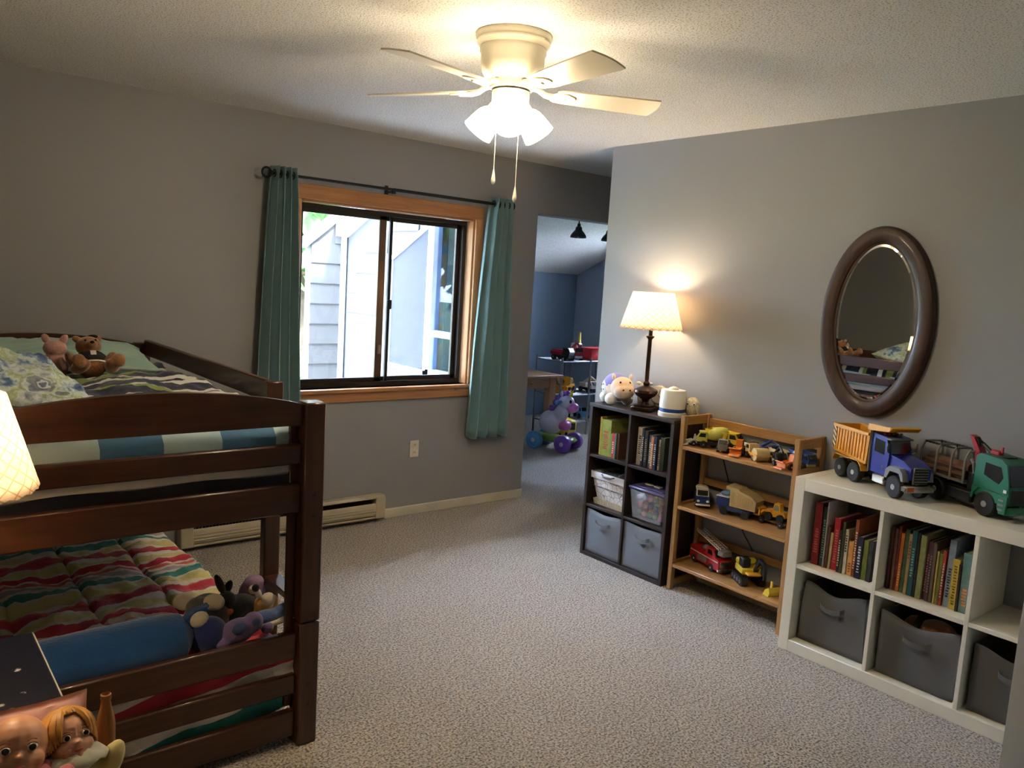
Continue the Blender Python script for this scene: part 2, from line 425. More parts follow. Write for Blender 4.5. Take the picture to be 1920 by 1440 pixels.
# garden
def lawn():
    k = NT('lawn_grass'); v = k.coord(); n1 = k.noise(v, 30, 4, .7)
    k.base(k.ramp(n1, [(.3, lin((54, 84, 44))), (.7, lin((92, 122, 66)))])); k.set(Roughness=.95); k.bump(n1, .6, .03); return k.m
g = G(); g.box(-30, 40, 4.7, 60, -.5, -.25); struct('ground', g, lawn())
g = G(); g.box(-6, 3.58, 4.7, 9.5, -.25, -.19); struct('added_bounce_slab', g, pm('grey_bounce_concrete', (150, 148, 146), .85, bump=(40, .2, .004)))  # unseen grey slab, added so light bounced indoors is neutral instead of lawn green
M_LEAF = []
for nm, c in (('spring_leaf', (84, 122, 66)), ('blue_green_leaf', (66, 108, 80)), ('light_leaf', (110, 142, 88))):
    k = NT(nm); k.base(k.ramp(k.noise(k.coord(), 7, 2), [(.3, tuple(x*.7 for x in lin(c)[:3])+(1,)), (.7, lin(c))])); k.set(Roughness=.6)
    tl = k.n('ShaderNodeBsdfTranslucent'); tl.inputs[0].default_value = lin(c); mx = k.n('ShaderNodeMixShader', i_0=.35)
    k.l(k.b.outputs[0], mx.inputs[1]); k.l(tl.outputs[0], mx.inputs[2]); k.l(mx.outputs[0], k.out.inputs[0]); M_LEAF.append(k.m)
M_BARK = pm('tree_bark', (88, 74, 62), .9, bump=(30, .6, .02))
def tree(x, y, h, r, mat, label, seed, n=2600):
    t = thing('garden_tree', label, 'tree', (x, y, -.25), 0, 'garden trees beyond the wing'); rr = random.Random(seed)
    q = G(); q.tube([(0, 0, 0), (.05, .03, h*.3), (-.04, .02, h*.6), (0, 0, h*.85)], [.16, .12, .08, .03], 9)
    for i in range(6):
        a = rr.random()*6.28; z = h*(.3+.08*i); q.tube([(0, 0, z), (math.cos(a)*r*.6, math.sin(a)*r*.6, z+h*.16)], [.05, .015], 6)
    obj('trunk', q, M_BARK, t)
    blobs = [(Vector((rr.uniform(-.6, .6)*r, rr.uniform(-.6, .6)*r, h*rr.uniform(.3, .95))), r*rr.uniform(.35, .6)) for _ in range(12)]
    q = G()
    for i in range(n):
        c, br = rr.choice(blobs); d = Vector((rr.gauss(0, 1), rr.gauss(0, 1), rr.gauss(0, 1))).normalized()*br*rr.uniform(.55, 1.0)
        p = c+d; s_ = rr.uniform(.16, .30)
        e = Euler((rr.random()*3, rr.random()*3, rr.random()*6)).to_matrix().to_4x4()
        q.add([(-s_, 0, 0), (0, -s_*.45, .01), (s_, 0, 0), (0, s_*.45, .01)], [(0, 1, 2, 3)], Matrix.Translation(p) @ e)
    me = bpy.data.meshes.new('foliage'); me.from_pydata(q.v, [], q.f); me.materials.append(mat)
    o = obj('foliage', me, None, t); o['kind'] = 'stuff'
for ti, (tx, ty, th_, tr_, mi, lab) in enumerate((
        (5.9, 13.0, 5.6, 2.1, 0, 'bright spring green garden tree just behind the gable'), (9.4, 15.0, 6.0, 2.4, 1, 'blue green garden tree rising over the wing roof'),
        (2.4, 14.6, 5.2, 2.0, 2, 'pale leafed garden tree behind the curtained side of the window'), (-2.9, 13.0, 5.4, 2.2, 0, 'garden tree standing well aside, mirrored in the wing panes'),
        (-6.2, 10.0, 8.0, 2.7, 1, 'tall unseen garden tree added to shade the shingled wing'), (8.0, 18.5, 6.6, 2.4, 1, 'tallest blue green tree in the back row of the garden'))):  # the tall tree facing the wing is unseen, added to block sky light there
    tree(tx, ty, th_, tr_, M_LEAF[mi], lab, ti+1, 4200)
# ------------------------------------------------------------------ bedroom window
M_OAK = wood('honey_oak_trim', (196, 140, 88), (160, 106, 60), 0, .4)
M_OAKV = wood('honey_oak_jamb', (206, 152, 100), (170, 116, 68), 2, .4)
M_BRONZE = pm('dark_bronze_aluminium', (46, 38, 34), .35, metal=.3)
M_BRONZE2 = pm('brown_bronze_stile', (92, 72, 56), .3, metal=.4)
M_BLACK = pm('matte_black_metal', (24, 23, 24), .45, metal=.3)
win = bpy.data.objects.new('window_1', None); COL.objects.link(win); win['kind'] = 'structure'
win['label'] = 'sliding bedroom window with dark frame and honey oak trim'
tw = .085
def wpart(name, m, *b, bev=.003):
    q = G(); q.box(*b, bev); return obj(name, q, m, win)
wpart('head_casing', M_OAK, WX0-tw*.7, WX1+.06, YF-.02, YF, WZ1, WZ1+tw)
wpart('side_casing', M_OAKV, WX0-.06, WX0, YF-.02, YF, WZ0, WZ1)
wpart('side_casing', M_OAKV, WX1, WX1+.06, YF-.02, YF, WZ0, WZ1)
wpart('apron', M_OAK, WX0-.06, WX1+.05, YF-.018, YF, WZ0-.085, WZ0-.022)
wpart('stool', M_OAK, WX0-.08, WX1+.065, YF-.045, YF+.07, WZ0-.022, WZ0)
wpart('jamb', M_OAKV, WX1-.012, WX1, YF, YF+.07, WZ0, WZ1)
wpart('jamb', M_OAKV, WX0, WX0+.012, YF, YF+.07, WZ0, WZ1)
wpart('jamb', M_OAK, WX0+.012, WX1-.012, YF, YF+.07, WZ1-.012, WZ1)
fy0, fy1 = YF+.07, YF+.135
wpart('frame_rail', M_BRONZE, WX0+.012, WX1-.012, fy0, fy1, WZ1-.04, WZ1-.012)
wpart('frame_rail', M_BRONZE, WX0+.012, WX1-.012, fy0, fy1, WZ0, WZ0+.028)
wpart('frame_stile', M_BRONZE, WX0+.012, WX0+.035, fy0, fy1, WZ0+.028, WZ1-.04)
wpart('frame_stile', M_BRONZE, WX1-.042, WX1-.012, fy0, fy1, WZ0+.028, WZ1-.04)
MX = 2.625
def sash(name, xa, xb, yy, wl, wr, ml, mr, w=.026):
    s = obj(name, G().box(xa, xb, yy, yy+.022, WZ1-.04-w, WZ1-.04, .002), M_BRONZE, win)
    for nm, m, b in (('bottom_rail', M_BRONZE, (xa, xb, yy, yy+.022, WZ0+.028, WZ0+.028+w)),
                     ('stile', ml, (xa, xa+wl, yy, yy+.022, WZ0+.028, WZ1-.04)), ('stile', mr, (xb-wr, xb, yy, yy+.022, WZ0+.028, WZ1-.04))):
        obj(nm, G().box(*b, .002), m, s)
    obj('pane', G().box(xa+wl*.6, xb-wr*.6, yy+.009, yy+.013, WZ0+.04, WZ1-.05), M_GLASS, s)
    return s
sash('sash', WX0+.035, MX-.005, YF+.076, .02, .05, M_BRONZE, M_BRONZE2)
s2 = sash('sash', MX-.005, WX1-.042, YF+.104, .012, .03, M_ALUM, M_BRONZE)
s3 = obj('screen_stile', G().box(MX+.024, MX+.045, YF+.08, YF+.1, WZ0+.028, WZ1-.04, .002), M_BLACK, win)
obj('latch', G().box(MX+.018, MX+.05, YF+.066, YF+.08, 1.37, 1.43, .003), M_BLACK, s3)
obj('latch', G().box(MX-.04, MX-.02, YF+.062, YF+.076, 1.08, 1.14, .003), pm('brushed_latch', (150, 130, 110), .3, metal=.9), win)

# ------------------------------------------------------------------ curtain rod and curtains
RZ, RY = 2.105, 4.335
rod = thing('curtain_rod', 'thin black curtain rod with ring finials above the window', 'curtain rod', (1.76, RY, RZ))
obj('pole', G().cyl((.03, 0, 0), (.84, 0, 0), .0085, seg=10), M_BLACK, rod)
obj('pole', G().cyl((.80, 0, 0), (1.70, 0, 0), .0105, seg=10), M_BLACK, rod)
def ring(c, R, r): return [(c[0]+R*math.cos(2*PI*i/20), c[1], c[2]+R*math.sin(2*PI*i/20)) for i in range(20)]
for sx in (0.0, 1.73):
    q = G(); q.tube(ring((sx, 0, 0), .026, .005), .006, 8, True); q.ell((sx+(.03 if sx == 0 else -.03), 0, 0), (.012, .014, .014)); obj('finial', q, M_BLACK, rod)
for sx in (.06, .80, 1.62):
    q = G(); q.cyl((sx, 0, -.012), (sx, .088, -.012), .006, seg=8); q.box(sx-.012, sx+.012, .084, .091, -.05, .03, .002); q.lathe([(.014, -.02), (.016, 0), (.014, .012)], 10, (sx, 0, -.004))
    obj('bracket', q, M_BLACK, rod)
def cloth_mat(name, c, sc_=420, sheen=.3):
    k = NT(name); v = k.coord(); col = lin(c)
    k.base(k.ramp(k.noise(v, 5, 3), [(.3, tuple(x*.88 for x in col[:3])+(1,)), (.7, col)])); k.set(Roughness=.85, Sheen_Weight=sheen)
    k.bump(k.noise(v, sc_, 2), .12, .001); return k.m
M_CURT = cloth_mat('teal_curtain_cloth', (112, 148, 152))
def curtain(label, xt0, xt1, xb0, xb1, z0, nf, seed):
    zt = 2.145
    def fn(u, v):
        z = z0+(zt-z0)*v; t = 1-v
        xa = xt0+(xb0-xt0)*t**.8; xb = xt1+(xb1-xt1)*t**.8
        ph = 2*PI*nf*u+.5*math.sin(3*t+seed)*t
        amp = .042*(1-.25*t)
        return (xa+(xb-xa)*u+.012*math.sin(ph*2)*(1-u)*u*2, RY+amp*math.sin(ph)+.006*fbm(u*5, v*3, seed), z+.012*math.sin(ph*1.0+1)*t)
    o = obj('curtain', G().grid(fn, 96, 30), M_CURT); mod_solid(o, .004)
    tag(o, label, 'curtain', 'teal window curtains')
    for i in range(nf):
        u = (i+.5)/nf
        p = fn(u, .965)
        q = G(); q.tube([(p[0]+.0*math.cos(a), p[1]+.02*math.cos(a), RZ+.02*math.sin(a)) for a in [2*PI*j/16 for j in range(16)]], .0035, 6, True)
        obj('grommet', q, M_BLACK, o)
    return o
curtain('teal grommet curtain hanging beside the bunk bed', 1.79, 1.925, 1.715, 2.0, .50, 4, 1.0)
curtain('teal grommet curtain hanging beside the doorway', 3.325, 3.475, 3.20, 3.56, .515, 4, 2.3)

# ------------------------------------------------------------------ outlet, heater
M_IVORY = pm('ivory_plastic', (222, 214, 190), .4)
out = thing('wall_outlet', 'ivory double socket plate low on the wall under the window', 'outlet', (2.851, YF, .451))
obj('plate', G().box(-.035, .035, -.006, 0, -.057, .057, .003), M_IVORY, out)
for dz in (-.026, .026):
    s = obj('socket', G().box(-.017, .017, -.009, -.0055, dz-.018, dz+.018, .003), M_IVORY, out)
    for dx in (-.006, .006): obj('slot', G().box(dx-.0012, dx+.0012, -.0095, -.0085, dz-.006, dz+.008), M_BLACK, s)
M_HEAT = pm('almond_enamel', (196, 184, 156), .4)
ht = thing('baseboard_heater', 'almond electric baseboard heater along the wall under the window', 'heater', (1.33, YF, 0))
L = 1.28
q = G(); q.box(0, L, -.006, 0, .03, .175, .001); q.prism([(-.064, .163), (-.05, .178), (0, .178), (0, .172), (-.05, .170), (-.06, .158)], 'x', .0, L); obj('back_plate', q, M_HEAT, ht)
q = G(); q.prism([(-.064, .05), (-.068, .118), (-.060, .13), (-.056, .128), (-.062, .112), (-.058, .05)], 'x', .07, L-.07); q.box(.07, L-.07, -.066, -.0, .03, .042, .002)
obj('front_panel', q, M_HEAT, ht)
q = G()
for z in (.062, .078, .095): q.box(.07, L-.07, -.071, -.063, z, z+.006, .001)
obj('panel_ridge', q, M_HEAT, ht)
for x in (0, L-.07): obj('end_box', G().box(x, x+.07, -.07, 0, .028, .168, .004), M_HEAT, ht)
q = G()
for i in range(60): q.box(.08+i*.0188, .0815+i*.0188, -.05, -.01, .06, .15)
o = obj('fins', q, pm('heater_fins', (60, 54, 46), .5, metal=.7), ht); o['kind'] = 'stuff'

# ------------------------------------------------------------------ ceiling fan
M_FAN = pm('cream_fan_enamel', (232, 224, 200), .35, var=.03)
M_BLADE = pm('cream_fan_blade', (232, 222, 196), .3, var=.03, coat=.3)
fan = thing('ceiling_fan', 'cream flush mount ceiling fan with five blades and three lit shades', 'ceiling fan', (1.81, 2.29, H))
obj('canopy', G().lathe([(.0, 0), (.132, 0), (.134, -.012), (.128, -.024), (.130, -.03), (.122, -.04), (.119, -.046)], 40), M_FAN, fan)
q = G(); q.lathe([(.117, -.045), (.118, -.06), (.113, -.068), (.112, -.1), (.106, -.128), (.092, -.148), (.078, -.155)], 40); obj('motor_housing', q, M_FAN, fan)
obj('switch_ring', G().lathe([(.076, -.155), (.076, -.182), (.07, -.184)], 36), pm('cream_ring', (214, 204, 176), .35), fan)
obj('ring_gap', G().lathe([(.0685, -.184), (.0685, -.19)], 30), M_BLACK, fan)
kit = obj('light_kit', G().lathe([(.066, -.19), (.066, -.225), (.06, -.24), (.03, -.252), (.02, -.262), (0.004, -.264)], 32), M_FAN, fan)
for i in range(5):
    a = math.radians(47+72*i); M = Matrix.Rotation(a, 4, 'Z')
    q = G()
    q.tube([M @ Vector(p) for p in ((.07, 0, -.168), (.10, .0, -.172), (.125, 0, -.186), (.15, 0, -.190), (.2, 0, -.190))], [.009, .010, .011, .012, .010], 8)
    q.prism([(.15, -.022), (.165, -.034), (.20, -.036), (.232, -.018), (.24, 0), (.232, .018), (.20, .036), (.165, .034), (.15, .022)], 'z', -.1935, -.1885, M @ Matrix.Translation((0, 0, -.19)) @ Matrix.Rotation(math.radians(-11), 4, 'X') @ Matrix.Translation((0, 0, .19)))
    obj('blade_bracket', q, M_FAN, fan)
    pts = []
    for x, w in ((.165, .040), (.19, .050), (.25, .054), (.40, .062), (.52, .066), (.545, .066)): pts.append((x, -w))
    for t in range(1, 6): pts.append((.545+.012*math.sin(PI*t/6), -.066+.132*t/6))
    for x, w in ((.545, .066), (.52, .066), (.40, .062), (.25, .054), (.19, .050), (.165, .040)): pts.append((x, w))
    q = G(); q.prism(pts, 'z', -.1885, -.183, M @ Matrix.Translation((0, 0, -.19)) @ Matrix.Rotation(math.radians(-11), 4, 'X') @ Matrix.Translation((0, 0, .19)))
    obj('blade', q, M_BLADE, fan)
k = NT('frosted_glowing_glass'); k.base(lin((255, 246, 222))); k.set(Roughness=.4)
k.b.inputs['Emission Color'].default_value = (1.0, .82, .58, 1); k.b.inputs['Emission Strength'].default_value = FAN_W
M_SHADE = k.m
k = NT('fan_bulb_glow'); k.base((1, .9, .7, 1)); k.b.inputs['Emission Color'].default_value = (1.0, .82, .58, 1); k.b.inputs['Emission Strength'].default_value = FAN_W*5; M_FBULB = k.m
for i in range(3):
    a = math.radians(232+120*i); M = Matrix.Translation((0, 0, -.236)) @ Matrix.Rotation(a, 4, 'Z') @ Matrix.Translation((.052, 0, 0)) @ Matrix.Rotation(math.radians(-42), 4, 'Y')
    s = obj('shade_holder', G().lathe([(.016, .02), (.026, .012), (.028, -.018), (.026, -.022)], 20, M=M), M_FAN, fan)
    q = G(); q.lathe([(.024, -.02), (.034, -.03), (.043, -.046), (.049, -.072), (.054, -.102), (.056, -.116)], 28, M=M, cap=False)
    o = obj('shade', q, M_SHADE, fan); mod_solid(o, .003)
    q = G(); q.ell((0, 0, -.075), (.022, .022, .030)); o = obj('bulb', q, M_FBULB, fan); o.matrix_local = M
for (dx, dy, zl, nm) in ((-.03, .035, -.463, 0), (.022, -.028, -.523, 1)):
    q = G(); q.cyl((dx, dy, -.25), (dx, dy, zl), .0010, seg=6)
    c = obj('pull_chain', q, M_FAN, fan)
    obj('pendant', G().lathe([(.001, zl+.006), (.003, zl), (.0075, zl-.028), (.0085, zl-.036), (.006, zl-.044), (.001, zl-.048)], 12, (dx, dy, 0)), pm('glass_pull_drop', (226, 220, 204), .15, metal=.3), c)

# ------------------------------------------------------------------ oval mirror
M_MFRAME = wood('dark_walnut_frame', (72, 44, 30), (48, 28, 20), 2, .5, coat=.08)
mir = thing('wall_mirror', 'oval wall mirror in a wide dark walnut frame', 'mirror', (XR, 1.762, 1.505))
EA, EB = .262, .432
def oval_ring(prof, n=64):
    rings = []
    for j in range(n):
        a = 2*PI*j/n
        nx, nz = math.cos(a), math.sin(a)
        p = Vector((EA*nx, EB*nz)); nr = Vector((EB*nx, EA*nz)).normalized()
        rings.append([(-d, p.x-nr.x*o, p.y-nr.y*o) for o, d in prof])
    return rings
q = G(); R_ = oval_ring([(0, 0), (0, .02), (.008, .034), (.03, .042), (.055, .036), (.068, .03), (.072, .022), (.08, .020), (.08, 0)])
n = len(R_[0]); vs = [p for r in R_ for p in r]; N = len(R_)
q.add(vs, [(i*n+k_, i*n+(k_+1) % n, ((i+1) % N)*n+(k_+1) % n, ((i+1) % N)*n+k_) for i in range(N) for k_ in range(n)])
obj('frame', q, M_MFRAME, mir)
k = NT('mirror_silver'); k.base((.86, .88, .87, 1)); k.set(Metallic=1.0, Roughness=.012)
def oval(off, x, n=64): return [(x, (EA-off)*math.cos(2*PI*j/n), (EB-off)*math.sin(2*PI*j/n)) for j in range(n)]
q = G(); q.loft([oval(.074, -.004), oval(.074, -.017), oval(.092, -.0195)]); obj('mirror_glass', q, k.m, mir, ang=2)
# ------------------------------------------------------------------ bunk bed
def wobj(name, g, mat, t, ang=38):
    """a part given in world coordinates under an unrotated thing (or a part of it)"""
    o = obj(name, g, mat, t, ang=ang); L = Vector((0, 0, 0)); p = t
    while p is not None: L += p.location; p = p.parent
    o.location = -L; return o
M_BEDX = wood('walnut_stain_x', (80, 43, 22), (50, 25, 12), 0, .38, coat=.25)
M_BEDY = wood('walnut_stain_y', (80, 43, 22), (50, 25, 12), 1, .38, coat=.25)
M_BEDZ = wood('walnut_stain_z', (80, 43, 22), (50, 25, 12), 2, .38, coat=.25)
bx0, bx1, by0, by1 = .115, 1.162, 2.33, 4.40
bed = thing('bunk_bed', 'dark walnut stained low bunk bed with arched end boards', 'bunk bed', ((bx0+bx1)/2, (by0+by1)/2, 0))
M_PLUG = pm('dark_wood_plug', (40, 20, 10), .4)
for px in (bx0, bx1-.07):
    for py in (by0, by1-.07):
        s = wobj('post', G().box(px, px+.07, py, py+.07, .432, 1.166, .005), M_BEDZ, bed)
        s2_ = wobj('lower_post', G().box(px, px+.07, py, py+.07, 0, .428, .005), M_BEDZ, bed)
        if py == by0:
            for z in (.145, .215): wobj('bolt_plug', G().cyl((px+.035, py+.001, z), (px+.035, py-.0015, z), .007, seg=10), M_PLUG, s2_)
            for z in (.795, .865): wobj('bolt_plug', G().cyl((px+.035, py+.001, z), (px+.035, py-.0015, z), .007, seg=10), M_PLUG, s)
def arch(y0, y1):
    xa, xb = bx0+.07, bx1-.07; n = 20
    pts = [(xa, 1.092), (xb, 1.092)]+[(xb+(xa-xb)*i/n, 1.160+.052*math.sin(PI*i/n)**.8) for i in range(n+1)]
    return G().prism(pts, 'y', y0, y1)
for yb in (by0+.022, by1-.05):
    nm = 'footboard_rail' if yb < 3 else 'headboard_rail'
    wobj(nm, arch(yb, yb+.026), M_BEDX, bed)
    for z0, z1 in ((.965, 1.031), (.803, .902), (.306, .398), (.181, .252), (.03, .125)):
        wobj(nm, G().box(bx0+.07, bx1-.07, yb, yb+.026, z0, z1, .005), M_BEDX, bed)
# cleat inside the foot posts
wobj('cleat', G().box(bx1-.098, bx1-.0705, by0+.05, by0+.07, .13, 1.1, .003), M_BEDZ, bed)
# long sides
for xs, gap in ((bx1-.032, True), (bx0+.006, False)):
    ya = 2.70 if gap else by0+.07
    wobj('guard_rail', G().box(xs, xs+.026, ya, by1-.07, 1.106, 1.184, .005), M_BEDY, bed)
    wobj('guard_rail', G().box(xs, xs+.026, ya, by1-.07, .985, 1.05, .005), M_BEDY, bed)
    wobj('side_rail', G().box(xs, xs+.026, by0+.07, by1-.07, .803, .902, .005), M_BEDY, bed)
    wobj('side_rail', G().box(xs, xs+.026, by0+.07, by1-.07, .06, .16, .005), M_BEDY, bed)
wobj('ladder_post', G().box(bx1-.062, bx1-.003, 2.66, 2.70, .16, 1.19, .004), M_BEDZ, bed)
wobj('ladder_post', G().box(bx1-.062, bx1-.003, 2.66, 2.70, 0, .058, .004), M_BEDZ, bed)
for z in (.245, .475): wobj('ladder_rung', G().box(bx1-.06, bx1-.005, by0+.07, 2.66, z-.012, z+.012, .003), M_BEDY, bed)
for k_, z in ((0, .79), (1, .10)):
    for i in range(9):
        y = by0+.18+i*.21
        wobj('bed_slat', G().box(bx0+.034, bx1-.034, y, y+.07, z, z+.014, .002), M_BEDX, bed)

# --- upper bunk bedding
def check_mat():
    k = NT('blue_block_sheet'); v = k.coord(); s = k.xyz(v)
    f = k.math('FRACT', k.math('ADD', k.math('MULTIPLY', s[0], 1/.34), k.math('MULTIPLY', k.math('FLOOR', k.math('MULTIPLY', s[2], 1/.16)), .5)))
    k.base(k.ramp(f, [(0, lin((172, 202, 212))), (.5, lin((66, 116, 158)))], 'CONSTANT')); k.set(Roughness=.85, Sheen_Weight=.2)
    k.bump(k.noise(v, 7, 4), .3, .02); return k.m
def pillow_g(cx, cy, cz, sx, sy, sz, seed=0, n=26, crumple=.012, M=None):
    g = G()
    for side in (1, -1):
        def fn(u, v, side=side):
            a, b = 2*u-1, 2*v-1
            e = max(0.0, (1-abs(a)**2.6))*max(0.0, (1-abs(b)**2.6)); t = e**.42
            pin = 1-.10*(a*a*(1-b*b)+b*b*(1-a*a)) if True else 1
            w = crumple*fbm(a*2.2, b*2.2, seed+side*3.3, 1.3, 4)*(e**.3)
            px_ = 1-.07*(1-abs(b)**2) if abs(a) > .0 else 1
            x = a*sx/2*(1-.06*(1-b*b)*abs(a)); y = b*sy/2*(1-.06*(1-a*a)*abs(b))
            return (cx+x, cy+y, cz+side*(sz/2*t)+w)
        g.grid(fn, n, n)
    g2 = G(); g2.add(g.v, g.f, M) if M is not None else None
    return g2 if M is not None else g
def merge_obj(o):
    m = o.modifiers.new('weld', 'WELD'); m.merge_threshold = .0008; return o
g = G(); g.box(bx0+.045, bx1-.045, by0+.06, by1-.06, .936, 1.088, .035)
o = obj('upper_mattress', g, check_mat(), ang=60); tag(o, 'upper bunk mattress in a blue and pale block sheet', 'mattress')
obj('mattress_border', G().box(bx0+.042, bx1-.042, by0+.057, by1-.057, .925, .972, .01), pm('white_mattress_edge', (206, 204, 198), .85), o)
g = G()
def bk_(u, v):
    x = bx0+.04+u*(bx1-bx0-.08); dip = .018*(abs(2*u-1)**6)
    return (x, 0, (.93-dip-.004*math.sin(u*7)) if v > .5 else .812)
for yy0, yy1 in ((by0+.056, by1-.056),):
    n = 24; top = [(bx0+.04+(bx1-bx0-.08)*i/n, .932-.022*abs(2*i/n-1)**6-.004*math.sin(i*.7)) for i in range(n+1)]
    g.prism([(bx0+.04, .812), (bx1-.04, .812)]+top[::-1], 'y', yy0, yy1)
o = obj('foundation', g, cloth_mat('navy_foundation_cloth', (22, 24, 40), 300, .1)); tag(o, 'navy cloth foundation under the upper mattress', 'foundation')

def stripe_mat(name, period, stops, axis=1, skew=.0, wob=.03, wscale=2.5, bump=.3, bscale=9):
    k = NT(name); v = k.coord(); s = k.xyz(v)
    t = k.math('ADD', s[axis], k.math('MULTIPLY', s[1-axis] if axis < 2 else s[0], skew))
    t = k.math('ADD', t, k.math('MULTIPLY', k.math('SUBTRACT', k.noise(v, wscale, 3), .5), wob))
    f = k.math('FRACT', k.math('MULTIPLY', t, 1/period))
    k.base(k.ramp(f, [(p, lin(c)) for p, c in stops], 'CONSTANT')); k.set(Roughness=.85, Sheen_Weight=.2)
    k.bump(k.noise(v, bscale, 4), bump, .02); return k.m
NAVY, WHT, GRN = (20, 28, 62), (222, 220, 214), (128, 146, 66)
M_STR = stripe_mat('navy_green_stripe_quilt', .44, [(0, NAVY), (.20, WHT), (.28, NAVY), (.34, GRN), (.46, NAVY), (.52, WHT), (.60, NAVY), (.80, GRN), (.87, WHT), (.94, NAVY)], 1, 0, .035, 3.0)
def quilt(name, x0, x1, y0, y1, zt, zs, hump, seed, nu, nv, edge=.05, lowx=True, sc1=3.0, amp=.03, y0drop=None, zfn=None):
    """comforter: a crumpled sheet whose rim folds down"""
    def fn(u, v):
        x = x0+(x1-x0)*u; y = y0+(y1-y0)*v
        ex = min(u, 1-u)*(x1-x0); ey = min(v, 1-v)*(y1-y0)
        if y0drop is not None and v < .5: ey = 9
        d = min(ex, ey); f = 1-max(0.0, 1-d/edge)**2
        zz = zt+(zfn(x, y) if zfn else 0)+amp*fbm(x, y, seed, sc1, 4)+hump*math.sin(PI*u)*math.sin(PI*v)
        return (x+.01*fbm(x, y, seed+5, 4), y+.015*fbm(x, y, seed+9, 4), zs+(zz-zs)*f)
    g = G(); g.grid(fn, nu, nv)
    # underside closes the cloth
    def fn2(u, v): p = fn(u, v); return (p[0], p[1], zs if (u in (0, 1) or v in (0, 1)) else min(p[2]-.012, zs+.006))
    g.grid(fn2, nu, nv)
    return g
g = quilt('q', bx0+.055, bx1-.04, 2.50, 4.02, 1.112, 1.04, .015, 4.2, 60, 90, .05, sc1=4.5, amp=.028)
o = merge_obj(obj('striped_quilt', g, M_STR)); tag(o, 'rumpled navy quilt with white and green stripes on the upper bunk', 'quilt')
M_SEA = cloth_mat('seafoam_pillowcase', (150, 186, 172), 300, .3)
Mx = Matrix.Translation((.60, 3.74, 1.155)) @ Euler((math.radians(6), 0, math.radians(-3))).to_matrix().to_4x4()
o = merge_obj(obj('bed_pillow', pillow_g(0, 0, 0, .80, .46, .14, 2, 30, .02, Mx), M_SEA)); tag(o, 'seafoam green pillow lying on the striped quilt of the upper bunk', 'pillow')
def tie_mat():
    k = NT('tie_dye_cotton'); v = k.coord(); n1 = k.noise(v, 7.5, 5, .65)
    vo = k.n('ShaderNodeTexVoronoi', feature='F1'); vo.inputs['Scale'].default_value = 8
    k.l(k.mix(.12, v, k.n('ShaderNodeTexNoise', i_Scale=6.0).outputs[1]), vo.inputs['Vector'])
    ringv = k.math('SINE', k.math('MULTIPLY', vo.outputs['Distance'], 42.0))
    c1 = k.ramp(n1, [(.30, lin((34, 48, 100))), (.42, lin((84, 116, 160))), (.49, lin((200, 216, 216))), (.55, lin((158, 176, 120))), (.60, lin((206, 220, 220))), (.72, lin((40, 54, 108)))])
    c2 = k.ramp(ringv, [(.1, lin((46, 58, 108))), (.7, lin((200, 214, 214)))])
    k.base(k.mix(k.ramp(vo.outputs['Distance'], [(.2, (.75, .75, .75, 1)), (.5, (0, 0, 0, 1))]), c1, c2)); k.set(Roughness=.85, Sheen_Weight=.2)
    return k.m
Mx = Matrix.Translation((.36, 2.99, 1.168)) @ Euler((math.radians(15), math.radians(11), math.radians(14))).to_matrix().to_4x4()
o = merge_obj(obj('tie_dye_pillow', pillow_g(0, 0, 0, .46, .44, .15, 8, 26, .02, Mx), tie_mat())); tag(o, 'blue and green tie dyed cushion lying on the upper bunk', 'cushion')
# teddy bear
M_BEAR = pm('brown_plush', (146, 96, 54), .95, var=.2, vs=30, bump=(120, .5, .006), sheen=.6)
M_BLKP = pm('black_cloth', (26, 24, 26), .85)
bear = thing('teddy_bear', 'brown teddy bear in a black shirt sitting on the upper bunk', 'teddy bear', (.70, 3.385, 1.122), math.radians(4)); bear.rotation_euler = (-.5, 0, math.radians(4)); bear.scale = (.9, .9, .84)
q = G(); q.ell((0, 0, .065), (.062, .052, .066)); q.ell((0, -.004, .155), (.052, .047, .047)); q.ell((0, -.045, .146), (.024, .02, .019))
for s in (-1, 1):
    q.ell((s*.043, 0, .195), (.017, .011, .017)); q.ell((s*.072, -.022, .072), (.024, .026, .052), (0, s*.45, 0)); q.ell((s*.062, -.07, .028), (.031, .055, .029), (0, 0, -s*.35)); q.ell((s*.078, -.115, .036), (.028, .02, .034))
b = obj('body', q, M_BEAR, bear); mod_blob(b, .005, 5)
q = G(); q.ell((0, -.001, .088), (.066, .056, .043)); o = obj('shirt', q, M_BLKP, bear)
q = G(); q.tube([(.064*math.cos(a), -.001+.055*math.sin(a), .062) for a in [2*PI*i/28 for i in range(28)]], .004, 6, True); obj('hem', q, pm('white_hem', (220, 216, 210), .8), o)
q = G(); q.box(-.012, .012, -.058, -.054, .09, .112, .002); obj('emblem', q, pm('white_hem', (220, 216, 210), .8), o)
obj('nose', G().ell((0, -.064, .15), (.009, .006, .007)), M_BLKP, bear)
for s in (-1, 1): obj('eye', G().ell((s*.02, -.045, .168), .005), M_BLKP, bear)
obj('tuft', G().ell((.02, -.01, .2), (.022, .02, .008)), M_BLKP, bear)
